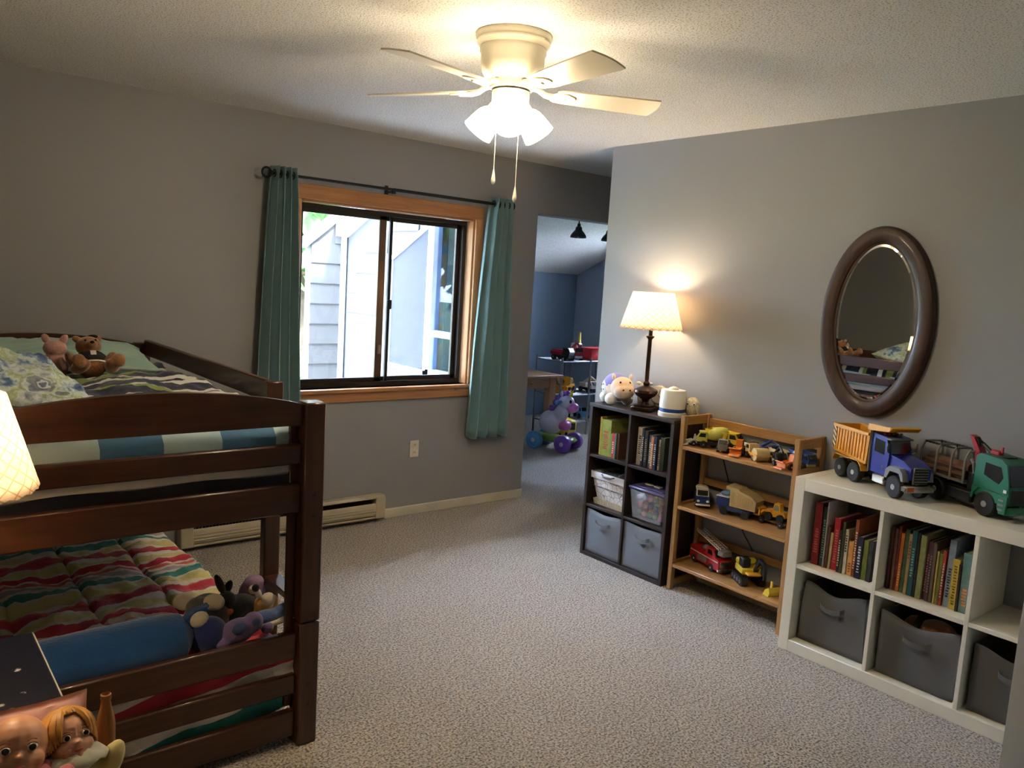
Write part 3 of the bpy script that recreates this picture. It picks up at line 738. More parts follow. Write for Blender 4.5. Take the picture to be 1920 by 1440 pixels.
# pink plush seen from the side with corded limbs
M_PINKP = pm('dusty_pink_plush', (196, 148, 140), .95, var=.15, vs=40, bump=(140, .5, .005), sheen=.5)
pk = thing('pink_plush', 'dusty pink plush animal with corded limbs leaning on the upper bunk pillow', 'plush toy', (.585, 3.47, 1.112), math.radians(-20)); pk.scale = (.85, .85, .78)
q = G(); q.ell((0, 0, .06), (.055, .045, .075)); q.ell((0, 0, .15), (.05, .042, .042))
b = obj('body', q, M_PINKP, pk); mod_blob(b, .005, 4)
for s in (-1, 1): obj('ear', G().ell((s*.036, 0, .195), (.016, .009, .026), (0, s*.4, 0)), M_PINKP, pk)
for pth in ([(-.03, -.03, .10), (-.08, -.04, .11), (-.14, -.045, .10)], [(.03, -.04, .1), (.05, -.06, .06)]):
    q = G()
    for i in range(9):
        t = i/8*(len(pth)-1); a = min(int(t), len(pth)-2); p = Vector(pth[a]).lerp(Vector(pth[a+1]), t-a); q.ell(p, .012, seg=10, rings=6)
    obj('corded_arm', q, M_PINKP, pk)

# --- lower bunk bedding
g = G(); g.box(bx0+.045, bx1-.045, by0+.075, by1-.06, .116, .285, .03)
o = obj('lower_mattress', g, cloth_mat('pale_lower_sheet', (206, 200, 190), 300, .2), ang=60); tag(o, 'lower bunk mattress in a pale sheet', 'mattress')
RED, CRM, TEAL, YEL, LAV, COR, WH2 = (198, 52, 70), (228, 220, 208), (48, 140, 134), (218, 206, 136), (178, 168, 178), (214, 96, 82), (232, 224, 214)
ST = [(0, RED), (.14, COR), (.17, WH2), (.21, YEL), (.34, WH2), (.38, TEAL), (.50, WH2), (.54, LAV), (.60, WH2), (.63, COR), (.67, WH2), (.71, RED), (.80, WH2), (.83, YEL), (.94, WH2)]
M_QUILT = stripe_mat('rainbow_wave_quilt', .50, ST, 1, 0, .10, 3.4, .5, 16)
def seam(x, y):
    d = min(abs(((x-.12)/.25) % 1-.5), .5); e = min(abs(((y-2.3)/.27) % 1-.5), .5)
    a = max(0, (d-.42)/.08); b2 = max(0, (e-.42)/.08)
    return -.02*max(a, b2)**1.5
g = quilt('q2', bx0+.05, bx1-.038, 2.42, 3.90, .335, .20, .02, 9.1, 76, 110, .06, sc1=6.0, amp=.022, zfn=seam)
lq = merge_obj(obj('rainbow_quilt', g, M_QUILT)); tag(lq, 'rainbow striped quilt with wavy bands on the lower bunk', 'quilt')
# the quilt's foot end tucked down behind the foot rails
def drop(u, v):
    x = bx0+.05+(bx1-bx0-.10)*u
    top = .33; bot = .045+.085*u**5+.012*math.sin(u*9)
    z = bot+(top-bot)*v
    return (x, by0+.062+.012*fbm(x*3, z*5, 2.0, 2.0)+.006*math.sin(x*26+z*8)-.012*math.sin(PI*v), z)
M_DROP = stripe_mat('rainbow_quilt_drop', .44, [(0, TEAL), (.115, WH2), (.36, RED), (.47, WH2), (.80, TEAL)], 2, -.12, .035, 3.0, .5, 14)
o = obj('tucked_foot', G().grid(drop, 70, 26), M_DROP, lq); mod_solid(o, .012, 1)
M_LPIL = cloth_mat('lower_pillowcase', (204, 190, 196), 300, .3)
Mx = Matrix.Translation((.62, 4.12, .37)) @ Euler((math.radians(20), 0, 0)).to_matrix().to_4x4()
o = merge_obj(obj('bed_pillow', pillow_g(0, 0, 0, .70, .42, .14, 12, 22, .02, Mx), M_LPIL)); tag(o, 'pale pillow at the far end of the lower bunk', 'pillow')
# blue bolster
M_BLUEP = pm('royal_blue_plush', (14, 74, 134), .9, var=.12, vs=14, bump=(90, .4, .006), sheen=.5)
q = G(); n = 26; rings = []
for i in range(17):
    t = i/16; x = .12+.68*t; r = .078*min(1, (1-abs(2*t-1)**9))**.4+.010
    rings.append([(x, 2.478+r*math.cos(2*PI*k_/n)+.004*fbm(x*9, k_), .402+r*.98*math.sin(2*PI*k_/n)+.012*(t-.3)) for k_ in range(n)])
q.loft(rings); bo = obj('plush_bolster', q, M_BLUEP); tag(bo, 'long royal blue plush bolster lying along the lower footboard', 'bolster')
obj('end_fin', G().prism([(.76, .46), (.80, .49), (.845, .50), (.825, .475), (.79, .43)], 'y', 2.47, 2.50), M_BLUEP, bo)
def plush(name, label, loc, rz, ells, mat, parts=(), vox=.006):
    t = thing(name, label, 'plush toy', loc, rz, 'plush toys on the lower bunk'); q = G()
    for e in ells: q.ell(*e)
    b = obj('body', q, mat, t); mod_blob(b, vox, 4)
    for nm, es, m in parts:
        q = G()
        for e in es: q.ell(*e)
        obj(nm, q, m, t)
    return t
M_GREYP = pm('grey_plush', (104, 104, 104), .95, bump=(120, .4, .005), sheen=.4)
M_NAVYP = pm('navy_plush', (30, 46, 108), .95, bump=(120, .4, .005), sheen=.4)
M_PURP = pm('lilac_plush', (130, 110, 164), .95, bump=(120, .4, .005), sheen=.4)
M_BLUG = pm('slate_blue_plush', (74, 98, 148), .95, bump=(120, .4, .005), sheen=.4)
M_GOLD = pm('honey_plush', (196, 152, 84), .95, bump=(120, .4, .005), sheen=.4)
M_BLKPL = pm('black_plush', (16, 15, 17), .95, bump=(120, .4, .005), sheen=.3)
M_CREMP = pm('cream_plush', (214, 202, 180), .95, bump=(120, .4, .005), sheen=.3)
plush('plush_elephant', 'round grey plush with big pale ears beside the blue bolster', (.885, 2.60, .355), -.5,
      [((0, 0, .06), (.075, .065, .07)), ((-.02, -.05, .10), (.045, .04, .04))], M_GREYP, [('ear', [((-.07, -.04, .12), (.034, .012, .03))], M_CREMP), ('ear', [((.03, -.07, .13), (.034, .012, .03))], M_CREMP)])
plush('plush_cape_toy', 'royal blue plush slumped between the bolster and a lilac plush', (.845, 2.47, .345), .2,
      [((0, 0, .055), (.06, .05, .062)), ((.045, -.005, .035), (.06, .045, .038))], M_NAVYP, [('head', [((-.03, .01, .115), (.03, .028, .028))], M_CREMP)])
plush('plush_butterfly', 'lilac plush with blue patches resting on the lower foot rail', (.93, 2.445, .36), .1,
      [((0, 0, .045), (.062, .035, .042)), ((.052, 0, .06), (.034, .03, .036)), ((-.055, -.01, .02), (.026, .02, .018))], M_PURP,
      [('patch', [((-.01, -.03, .065), (.026, .01, .02))], M_BLUG), ('patch', [((.05, -.027, .07), (.016, .008, .014))], M_BLUG), ('nose', [((.10, -.005, .03), (.022, .018, .02))], M_PURP)])
plush('plush_dog', 'black plush dog with a tall pointed ear lying on the lower bunk', (.985, 2.60, .37), .35,
      [((0, 0, .045), (.075, .05, .045)), ((-.05, 0, .085), (.036, .032, .034)), ((.075, -.02, .035), (.045, .034, .034))], M_BLKPL,
      [('ear', [((-.075, 0, .15), (.014, .01, .045), (0, -.45, 0))], M_BLKPL), ('ear', [((-.025, .02, .12), (.016, .01, .026), (0, .5, 0))], M_BLKPL), ('collar', [((-.055, -.024, .055), (.022, .012, .012))], pm('orange_felt', (206, 104, 50), .9))])
plush('plush_whale', 'slate blue plush whale with a pointed tail across the lower foot rail', (1.03, 2.475, .395), .05,
      [((0, 0, .02), (.075, .03, .026)), ((.065, 0, .035), (.055, .022, .02), (0, -.3, 0)), ((.105, 0, .056), (.03, .014, .012), (0, -.6, 0))], M_BLUG,
      [('belly', [((.02, -.012, .005), (.085, .02, .014))], M_CREMP), ('eye', [((-.05, -.028, .022), (.004, .003, .004))], M_BLKPL)])
plush('plush_bear_pale', 'small cream and honey plush with a round black nose by the ladder post', (1.065, 2.575, .37), .6,
      [((0, 0, .04), (.036, .034, .042)), ((.045, .0, .04), (.03, .028, .03))], M_GOLD,
      [('muzzle', [((0, -.02, .07), (.026, .024, .024))], M_CREMP), ('nose', [((-.045, .0, .125), (.014, .013, .014))], M_BLKPL), ('stalk', [((-.03, .0, .1), (.012, .01, .03), (0, -.6, 0))], M_CREMP)])
plush('plush_pig', 'mauve plush peeking behind the black dog on the lower bunk', (1.06, 2.665, .37), .2,
      [((0, 0, .06), (.05, .04, .055)), ((0, -.01, .1), (.04, .03, .03))], pm('mauve_plush', (150, 122, 148), .95, bump=(120, .4, .005)), [('snout', [((-.02, -.04, .09), (.018, .014, .016))], M_CREMP)])
# ------------------------------------------------------------------ table lamps
def shade_mat():
    k = NT('quilted_lamp_shade'); tc = k.n('ShaderNodeTexCoord'); s = k.xyz(tc.outputs['Object'])
    ang = k.math('ARCTAN2', s[1], s[0])
    a = k.math('MULTIPLY', ang, 24/(2*PI)); b = k.math('MULTIPLY', s[2], 32.0)
    d1 = k.math('ABSOLUTE', k.math('SUBTRACT', k.math('FRACT', k.math('ADD', a, b)), .5))
    d2_ = k.math('ABSOLUTE', k.math('SUBTRACT', k.math('FRACT', k.math('SUBTRACT', a, b)), .5))
    d = k.math('MINIMUM', d1, d2_)
    ln = k.ramp(d, [(.03, (0, 0, 0, 1)), (.09, (1, 1, 1, 1))])
    col = k.mix(ln, lin((204, 180, 150)), lin((250, 239, 226)))
    df = k.n('ShaderNodeBsdfDiffuse'); tl = k.n('ShaderNodeBsdfTranslucent'); mx = k.n('ShaderNodeMixShader', i_0=.72)
    k.l(col, df.inputs[0]); k.l(col, tl.inputs[0]); k.l(df.outputs[0], mx.inputs[1]); k.l(tl.outputs[0], mx.inputs[2])
    bp = k.n('ShaderNodeBump', i_Strength=.5, i_Distance=.008); k.l(d, bp.inputs['Height'])
    k.l(bp.outputs[0], df.inputs['Normal']); k.l(mx.outputs[0], k.out.inputs[0]); return k.m
M_LSHADE = shade_mat()
M_LBASE = pm('antique_bronze_lamp', (70, 50, 38), .3, metal=.75, var=.3, vs=18)
M_BULB = emit('warm_bulb', (255, 214, 150), 30.0)
def lamp(label, x, y, z):
    t = thing('table_lamp', label, 'lamp', (x, y, z), .35, 'bronze table lamps with quilted shades')
    q = G(); q.box(-.062, .062, -.062, .062, 0, .026, .006); q.box(-.05, .05, -.05, .05, .026, .036, .004); obj('base', q, M_LBASE, t)
    obj('urn', G().lathe([(.026, .036), (.016, .05), (.022, .064), (.055, .085), (.068, .105), (.066, .118), (.04, .132), (.016, .142), (.02, .156), (.012, .166)], 28), M_LBASE, t)
    obj('stem', G().lathe([(.010, .166), (.0125, .18), (.0115, .40), (.014, .405), (.022, .414), (.024, .42), (.012, .424), (.012, .46), (.018, .465), (.018, .50)], 20), M_LBASE, t)
    n = 48; prof = [(.171, .462), (.165, .485), (.1435, .56), (.1175, .648), (.113, .664)]
    q = G(); rings = []
    vs = []; fs = []
    for i, (r, zz) in enumerate(prof):
        for k_ in range(n):
            a = 2*PI*k_/n; rr = r*(1+.006*math.cos(24*a)); vs.append((rr*math.cos(a), rr*math.sin(a), zz+(.003*math.cos(24*a) if i in (0,) else 0)))
    for i in range(len(prof)-1):
        for k_ in range(n): fs.append((i*n+k_, i*n+(k_+1) % n, (i+1)*n+(k_+1) % n, (i+1)*n+k_))
    q.add(vs, fs); o = obj('lamp_shade', q, M_LSHADE, t, ang=60); mod_solid(o, .0025)
    q = G()
    for i in range(3):
        a = 2*PI*i/3; q.cyl((0, 0, .64), (.114*math.cos(a), .114*math.sin(a), .655), .0015, seg=6)
    q.cyl((0, 0, .5), (0, 0, .505), .012); obj('shade_spider', q, M_LBASE, t)
    obj('bulb', G().ell((0, 0, .565), (.026, .026, .036)), M_BULB, t)
    ld = bpy.data.lights.new('lamp_bulb_light', 'POINT'); ld.energy = LAMP_W; ld.color = (1.0, .80, .54); ld.shadow_soft_size = .03
    lo = bpy.data.objects.new('lamp_bulb_light', ld); COL.objects.link(lo); lo.parent = t; lo.location = (0, 0, .605)
    return t
lamp('lit bronze table lamp on the dark cube bookcase', 3.425, 2.952, .917)
lamp('lit bronze table lamp on the navy nightstand', .128, 1.985, .62)

# ------------------------------------------------------------------ nightstand by the foot of the bed
M_NAVYT = NT('scuffed_navy_paint')
k = M_NAVYT; v = k.coord(); n1 = k.noise(v, 26, 5, .7)
vo = k.n('ShaderNodeTexVoronoi', feature='F1'); vo.inputs['Scale'].default_value = 17; k.l(v, vo.inputs['Vector'])
sp = k.math('MULTIPLY', k.ramp(vo.outputs['Distance'], [(.10, (1, 1, 1, 1)), (.17, (0, 0, 0, 1))]), k.ramp(n1, [(.44, (0, 0, 0, 1)), (.5, (1, 1, 1, 1))]))
k.base(k.mix(sp, lin((30, 32, 48)), lin((206, 204, 200)))); k.set(Roughness=.4); M_NAVYT = k.m
ns = thing('nightstand', 'small navy painted nightstand with a scuffed top at the foot of the bunk bed', 'nightstand', (.09, 2.053, 0))
wobj('top', G().box(-.15, .323, 1.85, 2.256, .598, .62, .003), M_NAVYT, ns)
q = G(); M_WEAR = pm('worn_white_edge', (190, 186, 178), .6)
wobj('worn_edge', G().box(.3215, .3245, 1.85, 2.256, .6185, .6208), M_WEAR, ns)
for x in (-.13, .263):
    for y in (1.87, 2.196): wobj('leg', G().box(x, x+.04, y, y+.04, 0, .598, .003), M_NAVYT, ns)
wobj('apron', G().box(-.09, .263, 1.88, 1.9, .50, .598, .002), M_NAVYT, ns); wobj('apron', G().box(.28, .30, 1.91, 2.196, .50, .598, .002), M_NAVYT, ns)
wobj('lower_shelf', G().box(-.12, .29, 1.88, 2.22, .2, .216, .002), M_NAVYT, ns)

# ------------------------------------------------------------------ doll crib, pillow and dolls
M_MAPLE = wood('honey_maple', (170, 112, 58), (134, 82, 38), 2, .4)
cr = thing('doll_crib', 'honey maple doll crib with turned bottle shaped posts', 'doll crib', (.12, 1.52, 0))
cx0, cx1, cy0, cy1 = -.16, .394, 1.33, 1.735
for x in (cx0, cx1-.036):
    for y in (cy0, cy1-.036):
        q = G(); q.lathe([(.016, 0), (.018, .01), (.018, .60), (.0185, .615), (.017, .628), (.011, .655), (.009, .668), (.0105, .672), (.0105, .682), (.008, .684), (.0075, .676), (.001, .674)], 18, (x+.018, y+.018, 0)); wobj('post', q, M_MAPLE, cr)
for z0, z1 in ((.36, .40), (.50, .53)):
    for y in (cy0+.008, cy1-.028): wobj('rail', G().box(cx0+.034, cx1-.034, y, y+.02, z0, z1, .003), M_MAPLE, cr)
    for x in (cx0+.008, cx1-.028): wobj('rail', G().box(x, x+.02, cy0+.034, cy1-.034, z0, z1, .003), M_MAPLE, cr)
for i in range(5): wobj('spindle', G().cyl((cx0+.1+i*.09, cy1-.018, .39), (cx0+.1+i*.09, cy1-.018, .51), .006, seg=8), M_MAPLE, cr)
wobj('floor_board', G().box(cx0+.02, cx1-.02, cy0+.02, cy1-.02, .385, .397, .002), M_MAPLE, cr)
M_PINK = cloth_mat('pale_pink_cotton', (244, 194, 190), 400, .3)
Mx = Matrix.Translation((.20, 1.655, .575)) @ Euler((math.radians(60), 0, math.radians(-5))).to_matrix().to_4x4()
o = merge_obj(obj('doll_pillow', pillow_g(0, 0, 0, .27, .30, .05, 21, 20, .006, Mx), M_PINK)); tag(o, 'pale pink doll pillow propped behind the two dolls', 'pillow')
M_SKIN = pm('vinyl_doll_skin', (226, 166, 128), .42, var=.05, vs=12, coat=.1)
M_SKIN2 = pm('rosy_vinyl_doll_skin', (236, 176, 140), .42, var=.05, vs=12, coat=.1)
M_LIP = pm('doll_lip', (200, 104, 92), .5); M_EYEW = pm('doll_eye_white', (236, 232, 226), .3); M_EYEB = pm('doll_eye_dark', (40, 28, 26), .15); M_BROW = pm('doll_brow', (140, 92, 60), .8)
def doll(label, loc, rz, tilt, skin, dress, hair=None, r=.056, collar=None):
    t = thing('baby_doll', label, 'doll', loc, rz, 'dolls in the doll crib'); t.rotation_euler = (-.22, 0, rz)
    # seated body in clothes
    q = G(); q.ell((0, .01, .085), (.058, .045, .085)); q.ell((0, .005, .145), (.05, .036, .03))
    for s in (-1, 1):
        q.ell((s*.062, -.01, .115), (.023, .024, .05), (.3, s*.5, 0)); q.ell((s*.036, -.06, .03), (.03, .06, .028), (0, 0, s*.2))
    b = obj('clothes', q, dress, t); mod_blob(b, .006, 3)
    for s in (-1, 1):
        q = G(); q.ell((s*.082, -.04, .075), (.014, .018, .016))
        for f in range(4): q.ell((s*.082-.012+f*.008, -.056, .07), (.0042, .011, .0042), (.3, 0, 0), 8, 6)
        q.ell((s*.068, -.05, .08), (.005, .010, .005), (.2, 0, s*.7), 8, 6); h = obj('hand', q, skin, t); mod_blob(h, .003, 2)
        q = G(); q.ell((s*.046, -.125, .03), (.018, .022, .026)); obj('foot', q, skin, t)
    PV = Vector((0, 0, .14)); hz = .005+r
    q = G(); q.ell((0, .006, hz+.008), (r*.98, r*1.02, r*.98)); q.ell((0, -r*.21, hz-r*.36), (r*.86, r*.78, r*.66))
    for s in (-1, 1): q.ell((s*r*.45, -r*.56, hz-r*.36), (r*.36, r*.3, r*.32)); q.ell((s*r*.97, .006, hz-r*.14), (r*.13, r*.2, r*.24))
    q.ell((0, -r*.97, hz-r*.2), (r*.12, r*.14, r*.11)); q.ell((0, -r*.76, hz-r*.78), (r*.28, r*.2, r*.16)); q.cyl((0, .0, -.01), (0, .0, hz-.02), r*.45, r*.42, 14)
    hd = obj('head', q, skin, t); mod_blob(hd, .0032, 3)
    hd.rotation_euler = tilt; hd.location = PV
    for s in (-1, 1):
        obj('eye', G().ell((s*r*.40, -r*.84, hz+.003), (r*.17, r*.09, r*.13)), M_EYEW, hd)
        obj('iris', G().ell((s*r*.40, -r*.905, hz+.003), (r*.115, r*.05, r*.115)), M_EYEB, hd)
        q = G(); q.tube([(s*r*(.24+.3*i/4), -r*(.93-.1*i/4*i/4), hz+r*(.29+.05*math.sin(PI*i/4))) for i in range(5)], r*.018, 6); obj('brow', q, M_BROW, hd)
        q = G(); q.tube([(s*r*(.25+.3*i/4), -r*(.92-.06*i/4), hz+.003+r*(.11+.05*math.sin(PI*i/4))) for i in range(5)], r*.022, 6); obj('eyelid', q, M_BROW, hd)
    obj('lips', G().ell((0, -r*.955, hz-r*.52), (r*.2, r*.07, r*.065)), M_LIP, hd)
    if hair is not None:
        q = G()
        for i in range(64):
            a = -PI*.5+2*PI*i/64
            back = abs(((a+PI/2+PI) % (2*PI))-PI)/PI       # 0 at the face, 1 behind
            side = math.sin(back*PI)
            top = Vector((.012, .004, hz+r*1.06)); pts = []
            ln = .75+.55*side+.35*back if back > .16 else .42
            for j in range(7):
                tt = j/6*ln; ph = tt*PI*.5
                rad = r*(1.10+.03*math.sin(i*2.4))*math.sin(min(ph, PI*.52)) if ph < PI*.52 else r*(1.1+.12*(ph-PI*.52))
                z = hz+.008+r*1.08*math.cos(ph) if ph < PI*.75 else hz+.008-r*.76-(ph-PI*.75)*r*.8
                pts.append((math.cos(a)*rad, .006+math.sin(a)*rad*1.02, z))
            q.tube(pts, [r*.10, r*.14, r*.15, r*.15, r*.13, r*.10, r*.03], 6)
        obj('hair', q, hair, hd)
    if collar is not None:
        q = G(); n = 30; vs = []; fs = []
        for j, (rr, zz) in enumerate(((.026, .168), (.05, .160), (.066, .144))):
            for i in range(n):
                a = 2*PI*i/n; vs.append((rr*math.cos(a), .002+rr*.85*math.sin(a), zz+.004*math.sin(i*2.1)*(j > 0)))
        for j in range(2):
            for i in range(n): fs.append((j*n+i, j*n+(i+1) % n, (j+1)*n+(i+1) % n, (j+1)*n+i))
        q.add(vs, fs); o = obj('collar', q, collar, t); mod_solid(o, .004)
    return t
M_PKDRESS = cloth_mat('rose_knit', (208, 118, 124), 260, .4); M_YDRESS = cloth_mat('butter_dress', (222, 206, 138), 260, .3); M_YCOL = cloth_mat('pale_collar', (226, 224, 200), 260, .3)
M_BLOND = pm('moulded_blond_hair', (214, 156, 74), .5, var=.2, vs=40)
doll('bald baby doll in a rose knit top sitting in the doll crib', (.193, 1.535, .498), math.radians(-4), (-.2, .06, 0), M_SKIN, M_PKDRESS, None, .052, M_PKDRESS)
doll('blond baby doll in a butter yellow dress sitting in the doll crib', (.296, 1.56, .488), math.radians(14), (-.22, .06, 0), M_SKIN2, M_YDRESS, M_BLOND, .043, M_YCOL)
for dx, dy in ((.19, 1.535), (.298, 1.575)):
    pass
o = obj('crib_mattress', G().box(cx0+.04, cx1-.04, cy0+.04, cy1-.04, .398, .468, .015), M_PINK); tag(o, 'thin pink mattress inside the doll crib', 'mattress')
# ------------------------------------------------------------------ dark cube bookcase
M_ESP = wood('espresso_laminate', (58, 48, 46), (42, 34, 33), 2, .45, coat=.05)
M_ESPY = wood('espresso_laminate_shelf', (58, 48, 46), (42, 34, 33), 1, .45, coat=.05)
dx0, dx1, dy0, dy1, dz = 3.325, 3.572, 2.651, 3.281, .917
dk = thing('cube_bookcase', 'espresso brown six cube bookcase beside the doorway', 'bookcase', ((dx0+dx1)/2, (dy0+dy1)/2, 0))
wobj('side_panel', G().box(dx0, dx1, dy0, dy0+.022, 0, dz-.02, .001), M_ESP, dk); wobj('side_panel', G().box(dx0, dx1, dy1-.022, dy1, 0, dz-.02, .001), M_ESP, dk)
wobj('top_panel', G().box(dx0-.004, dx1, dy0-.002, dy1+.004, dz-.02, dz, .002), M_ESPY, dk)
wobj('bottom_panel', G().box(dx0, dx1, dy0+.022, dy1-.022, 0, .022, .001), M_ESPY, dk)
dm = (dy0+dy1)/2
wobj('divider', G().box(dx0+.002, dx1, dm-.008, dm+.008, .022, dz-.02, .001), M_ESP, dk)
for z in (.306, .608):
    for a, b in ((dy0+.022, dm-.008), (dm+.008, dy1-.022)): wobj('shelf', G().box(dx0+.003, dx1, a, b, z-.008, z+.008, .001), M_ESPY, dk)
wobj('back_panel', G().box(dx1-.004, dx1-.0005, dy0+.022, dy1-.022, .022, dz-.02), M_ESP, dk)

# ------------------------------------------------------------------ fabric bins
M_BIN = cloth_mat('charcoal_bin_cloth', (98, 97, 96), 500, .15); M_BIN2 = cloth_mat('grey_bin_cloth', (120, 124, 132), 500, .15)
def bin_(label, x0, x1, y0, y1, z0, z1, mat, sag=.03, seed=0, taper=.0, group='grey cloth storage bins', handle_y=.5, bulge=.012):
    t = thing('fabric_bin', label, 'storage bin', ((x0+x1)/2, (y0+y1)/2, z0), 0, group)
    per = []; n = 14
    for i in range(n): per.append((0, 1-i/n))
    for i in range(n): per.append((i/n, 0))
    for i in range(n): per.append((1, i/n))
    for i in range(n): per.append((1-i/n, 1))
    N = len(per)
    def fn(u, v):
        i = int(round(u*N)) % N; a, b = per[i]
        x = x0+(x1-x0)*a; y = y0+(y1-y0)*b
        k2 = taper*v; y += ((y0+y1)/2-y)*k2; x += ((x0+x1)/2-x)*k2*.3
        fr = 1 if a == 0 else 0
        zz = z0+(z1-z0)*v-(sag*math.sin(PI*b)**2*v if fr else sag*.4*v*(1 if a > 0 else 0)*math.sin(PI*a))
        w = bulge*math.sin(PI*v)*(math.sin(PI*b) if a in (0, 1) else math.sin(PI*a))
        if a == 0: x -= w*.6
        elif a == 1: x += 0
        return (x+.003*fbm(y*7, zz*7, seed), y+.003*fbm(x*7, zz*7, seed+4), zz)
    g = G(); g.grid(fn, N, 10); o = wobj('body', g, mat, t, 50); merge_obj(o); mod_solid(o, .007, -1)
    wobj('bottom', G().box(x0+.004, x1-.004, y0+.004, y1-.004, z0, z0+.006), mat, t)
    ym = y0+(y1-y0)*handle_y; zh = z1-.055-sag*.8; xf = x0-.006-bulge*.4
    pts = [(xf+.004, ym-.055, zh), (xf-.010, ym-.045, zh-.004), (xf-.016, ym-.02, zh-.014), (xf-.016, ym+.02, zh-.014), (xf-.010, ym+.045, zh-.004), (xf+.004, ym+.055, zh)]
    g = G()
    rings = [[(p[0]-.002, p[1], p[2]-.011), (p[0]+.002, p[1], p[2]-.011), (p[0]+.002, p[1], p[2]+.011), (p[0]-.002, p[1], p[2]+.011)] for p in pts]
    g.loft(rings); wobj('handle', g, mat, t)
    g = G(); n2 = 14
    seamz = z1-.03
    return t
bin_('grey cloth bin in the bottom cube by the doorway, dark bookcase', dx0+.012, dx1-.012, dm+.014, dy1-.028, .024, .285, M_BIN2, .012, 1)
bin_('grey cloth bin in the bottom cube next to the oak toy shelf', dx0+.012, dx1-.012, dy0+.028, dm-.014, .024, .285, M_BIN2, .006, 2)

# ------------------------------------------------------------------ wire basket with a liner, clear tub with a lid
bs = thing('lined_basket', 'white lined wire basket on a wicker foot in the dark bookcase', 'basket', (3.45, 3.115, .3165))
M_LINER = NT('white_liner_with_wire_print'); k = M_LINER; v = k.coord()
vo = k.n('ShaderNodeTexVoronoi', feature='DISTANCE_TO_EDGE'); vo.inputs['Scale'].default_value = 30; k.l(v, vo.inputs['Vector'])
k.base(k.ramp(vo.outputs['Distance'], [(.015, lin((120, 112, 110))), (.04, lin((222, 220, 220)))])); k.set(Roughness=.85); M_LINER = k.m
def fr_(x0, x1, y0, y1, z): return [(x0, y0, z), (x1, y0, z), (x1, y1, z), (x0, y1, z)]
q = G(); q.loft([fr_(-.085, .085, -.115, .115, .0), fr_(-.085, .085, -.115, .115, .035)]); wk = obj('wicker_foot', q, pm('wicker', (206, 196, 172), .8, bump=(70, .8, .01)), bs)
q = G()
for i in range(12):
    q.cyl((-.087, -.11+i*.02, .004), (-.087, -.1+i*.02, .033), .003, seg=6)
obj('weave', q, pm('wicker', (206, 196, 172), .8), wk)
def tub(x0, x1, y0, y1, z0, tx, ty, z1, n=1):
    g = G(); a = fr_(x0, x1, y0, y1, z0); b = fr_(x0-tx, x1+tx, y0-ty, y1+ty, z1)
    g.add(a+b, [(0, 1, 2, 3)]+[(i, (i+1) % 4, 4+(i+1) % 4, 4+i) for i in range(4)]); return g
o = obj('liner', tub(-.075, .08, -.10, .10, .036, .022, .034, .19), M_LINER, bs); mod_solid(o, .004)
M_CHR = pm('grey_wire', (120, 112, 110), .35, metal=.8)
q = G()
for z, e in ((.195, .0), (.11, .016)):
    q.tube([(-.1+e*.6, -.136+e, z), (.104-e*.6, -.136+e, z), (.104-e*.6, .136-e, z), (-.1+e*.6, .136-e, z)], .0025, 6, True)
obj('rim_wire', q, M_CHR, bs)
o = obj('liner_cuff', tub(-.101, .1045, -.137, .137, .158, .001, .002, .197), cloth_mat('white_cuff', (226, 226, 228), 300, .2), bs); mod_solid(o, .003)
q = G(); q.tube([(-.105, -.05, .19), (-.115, -.03, .182), (-.115, .03, .182), (-.105, .05, .19)], .004, 6); obj('handle', q, M_BLACK, bs)
o = obj('folded_cloth', pillow_g(0, 0, .17, .18, .22, .05, 5, 14, .02), cloth_mat('dark_scarf_cloth', (38, 36, 52), 200, .2), bs)

tb = thing('toy_tub', 'clear plastic tub of coloured toys under a violet lid in the dark bookcase', 'storage tub', (3.44, 2.815, .3165))
M_CLEAR = NT('clear_tub_plastic'); k = M_CLEAR
trn = k.n('ShaderNodeBsdfTransparent'); trn.inputs[0].default_value = (.9, .93, .97, 1); gl_ = k.n('ShaderNodeBsdfPrincipled'); gl_.inputs['Base Color'].default_value = (.6, .62, .66, 1); gl_.inputs['Roughness'].default_value = .25
mx_ = k.n('ShaderNodeMixShader', i_0=.3); k.l(trn.outputs[0], mx_.inputs[1]); k.l(gl_.outputs[0], mx_.inputs[2]); k.l(mx_.outputs[0], k.out.inputs[0]); M_CLEAR = k.m
o = obj('tub_body', tub(-.085, .085, -.10, .10, .002, .012, .022, .165), M_CLEAR, tb); mod_solid(o, .003, -1)
q = G(); q.box(-.105, .105, -.132, .132, .165, .182, .006); q.box(-.085, .085, -.11, .11, .182, .188, .002)
obj('lid', q, pm('violet_lid', (92, 86, 128), .35), tb)
TC = [(196, 52, 60), (60, 120, 190), (236, 190, 60), (80, 160, 90), (230, 110, 150), (240, 130, 50), (120, 90, 170), (220, 214, 200)]
rt = random.Random(5); i = 0
for gx in range(3):
    for gy in range(5):
        for gz in range(3):
            c = TC[rt.randrange(len(TC))]; m = pm('toy_block_%d' % TC.index(c), c, .45)
            p = (-.055+gx*.055, -.078+gy*.039, .032+gz*.046)
            q = G(); e = rt.uniform(.015, .019)
            M = Matrix.Translation(p) @ Euler((rt.random()*3, rt.random()*3, rt.random()*3)).to_matrix().to_4x4()
            (q.box(-e*.75, e*.75, -e*.75, e*.75, -e*.75, e*.75, .003, M) if rt.random() < .5 else q.ell(p, e, None, 10, 7)); obj('toy_piece', q, m, tb)
q = G(); q.box(-.03, .0, -.03, .01, .188, .194, .001); q.ell((-.02, .05, .192), (.02, .03, .005)); obj('paper_scrap', q, pm('pale_paper', (220, 216, 190), .8), tb)

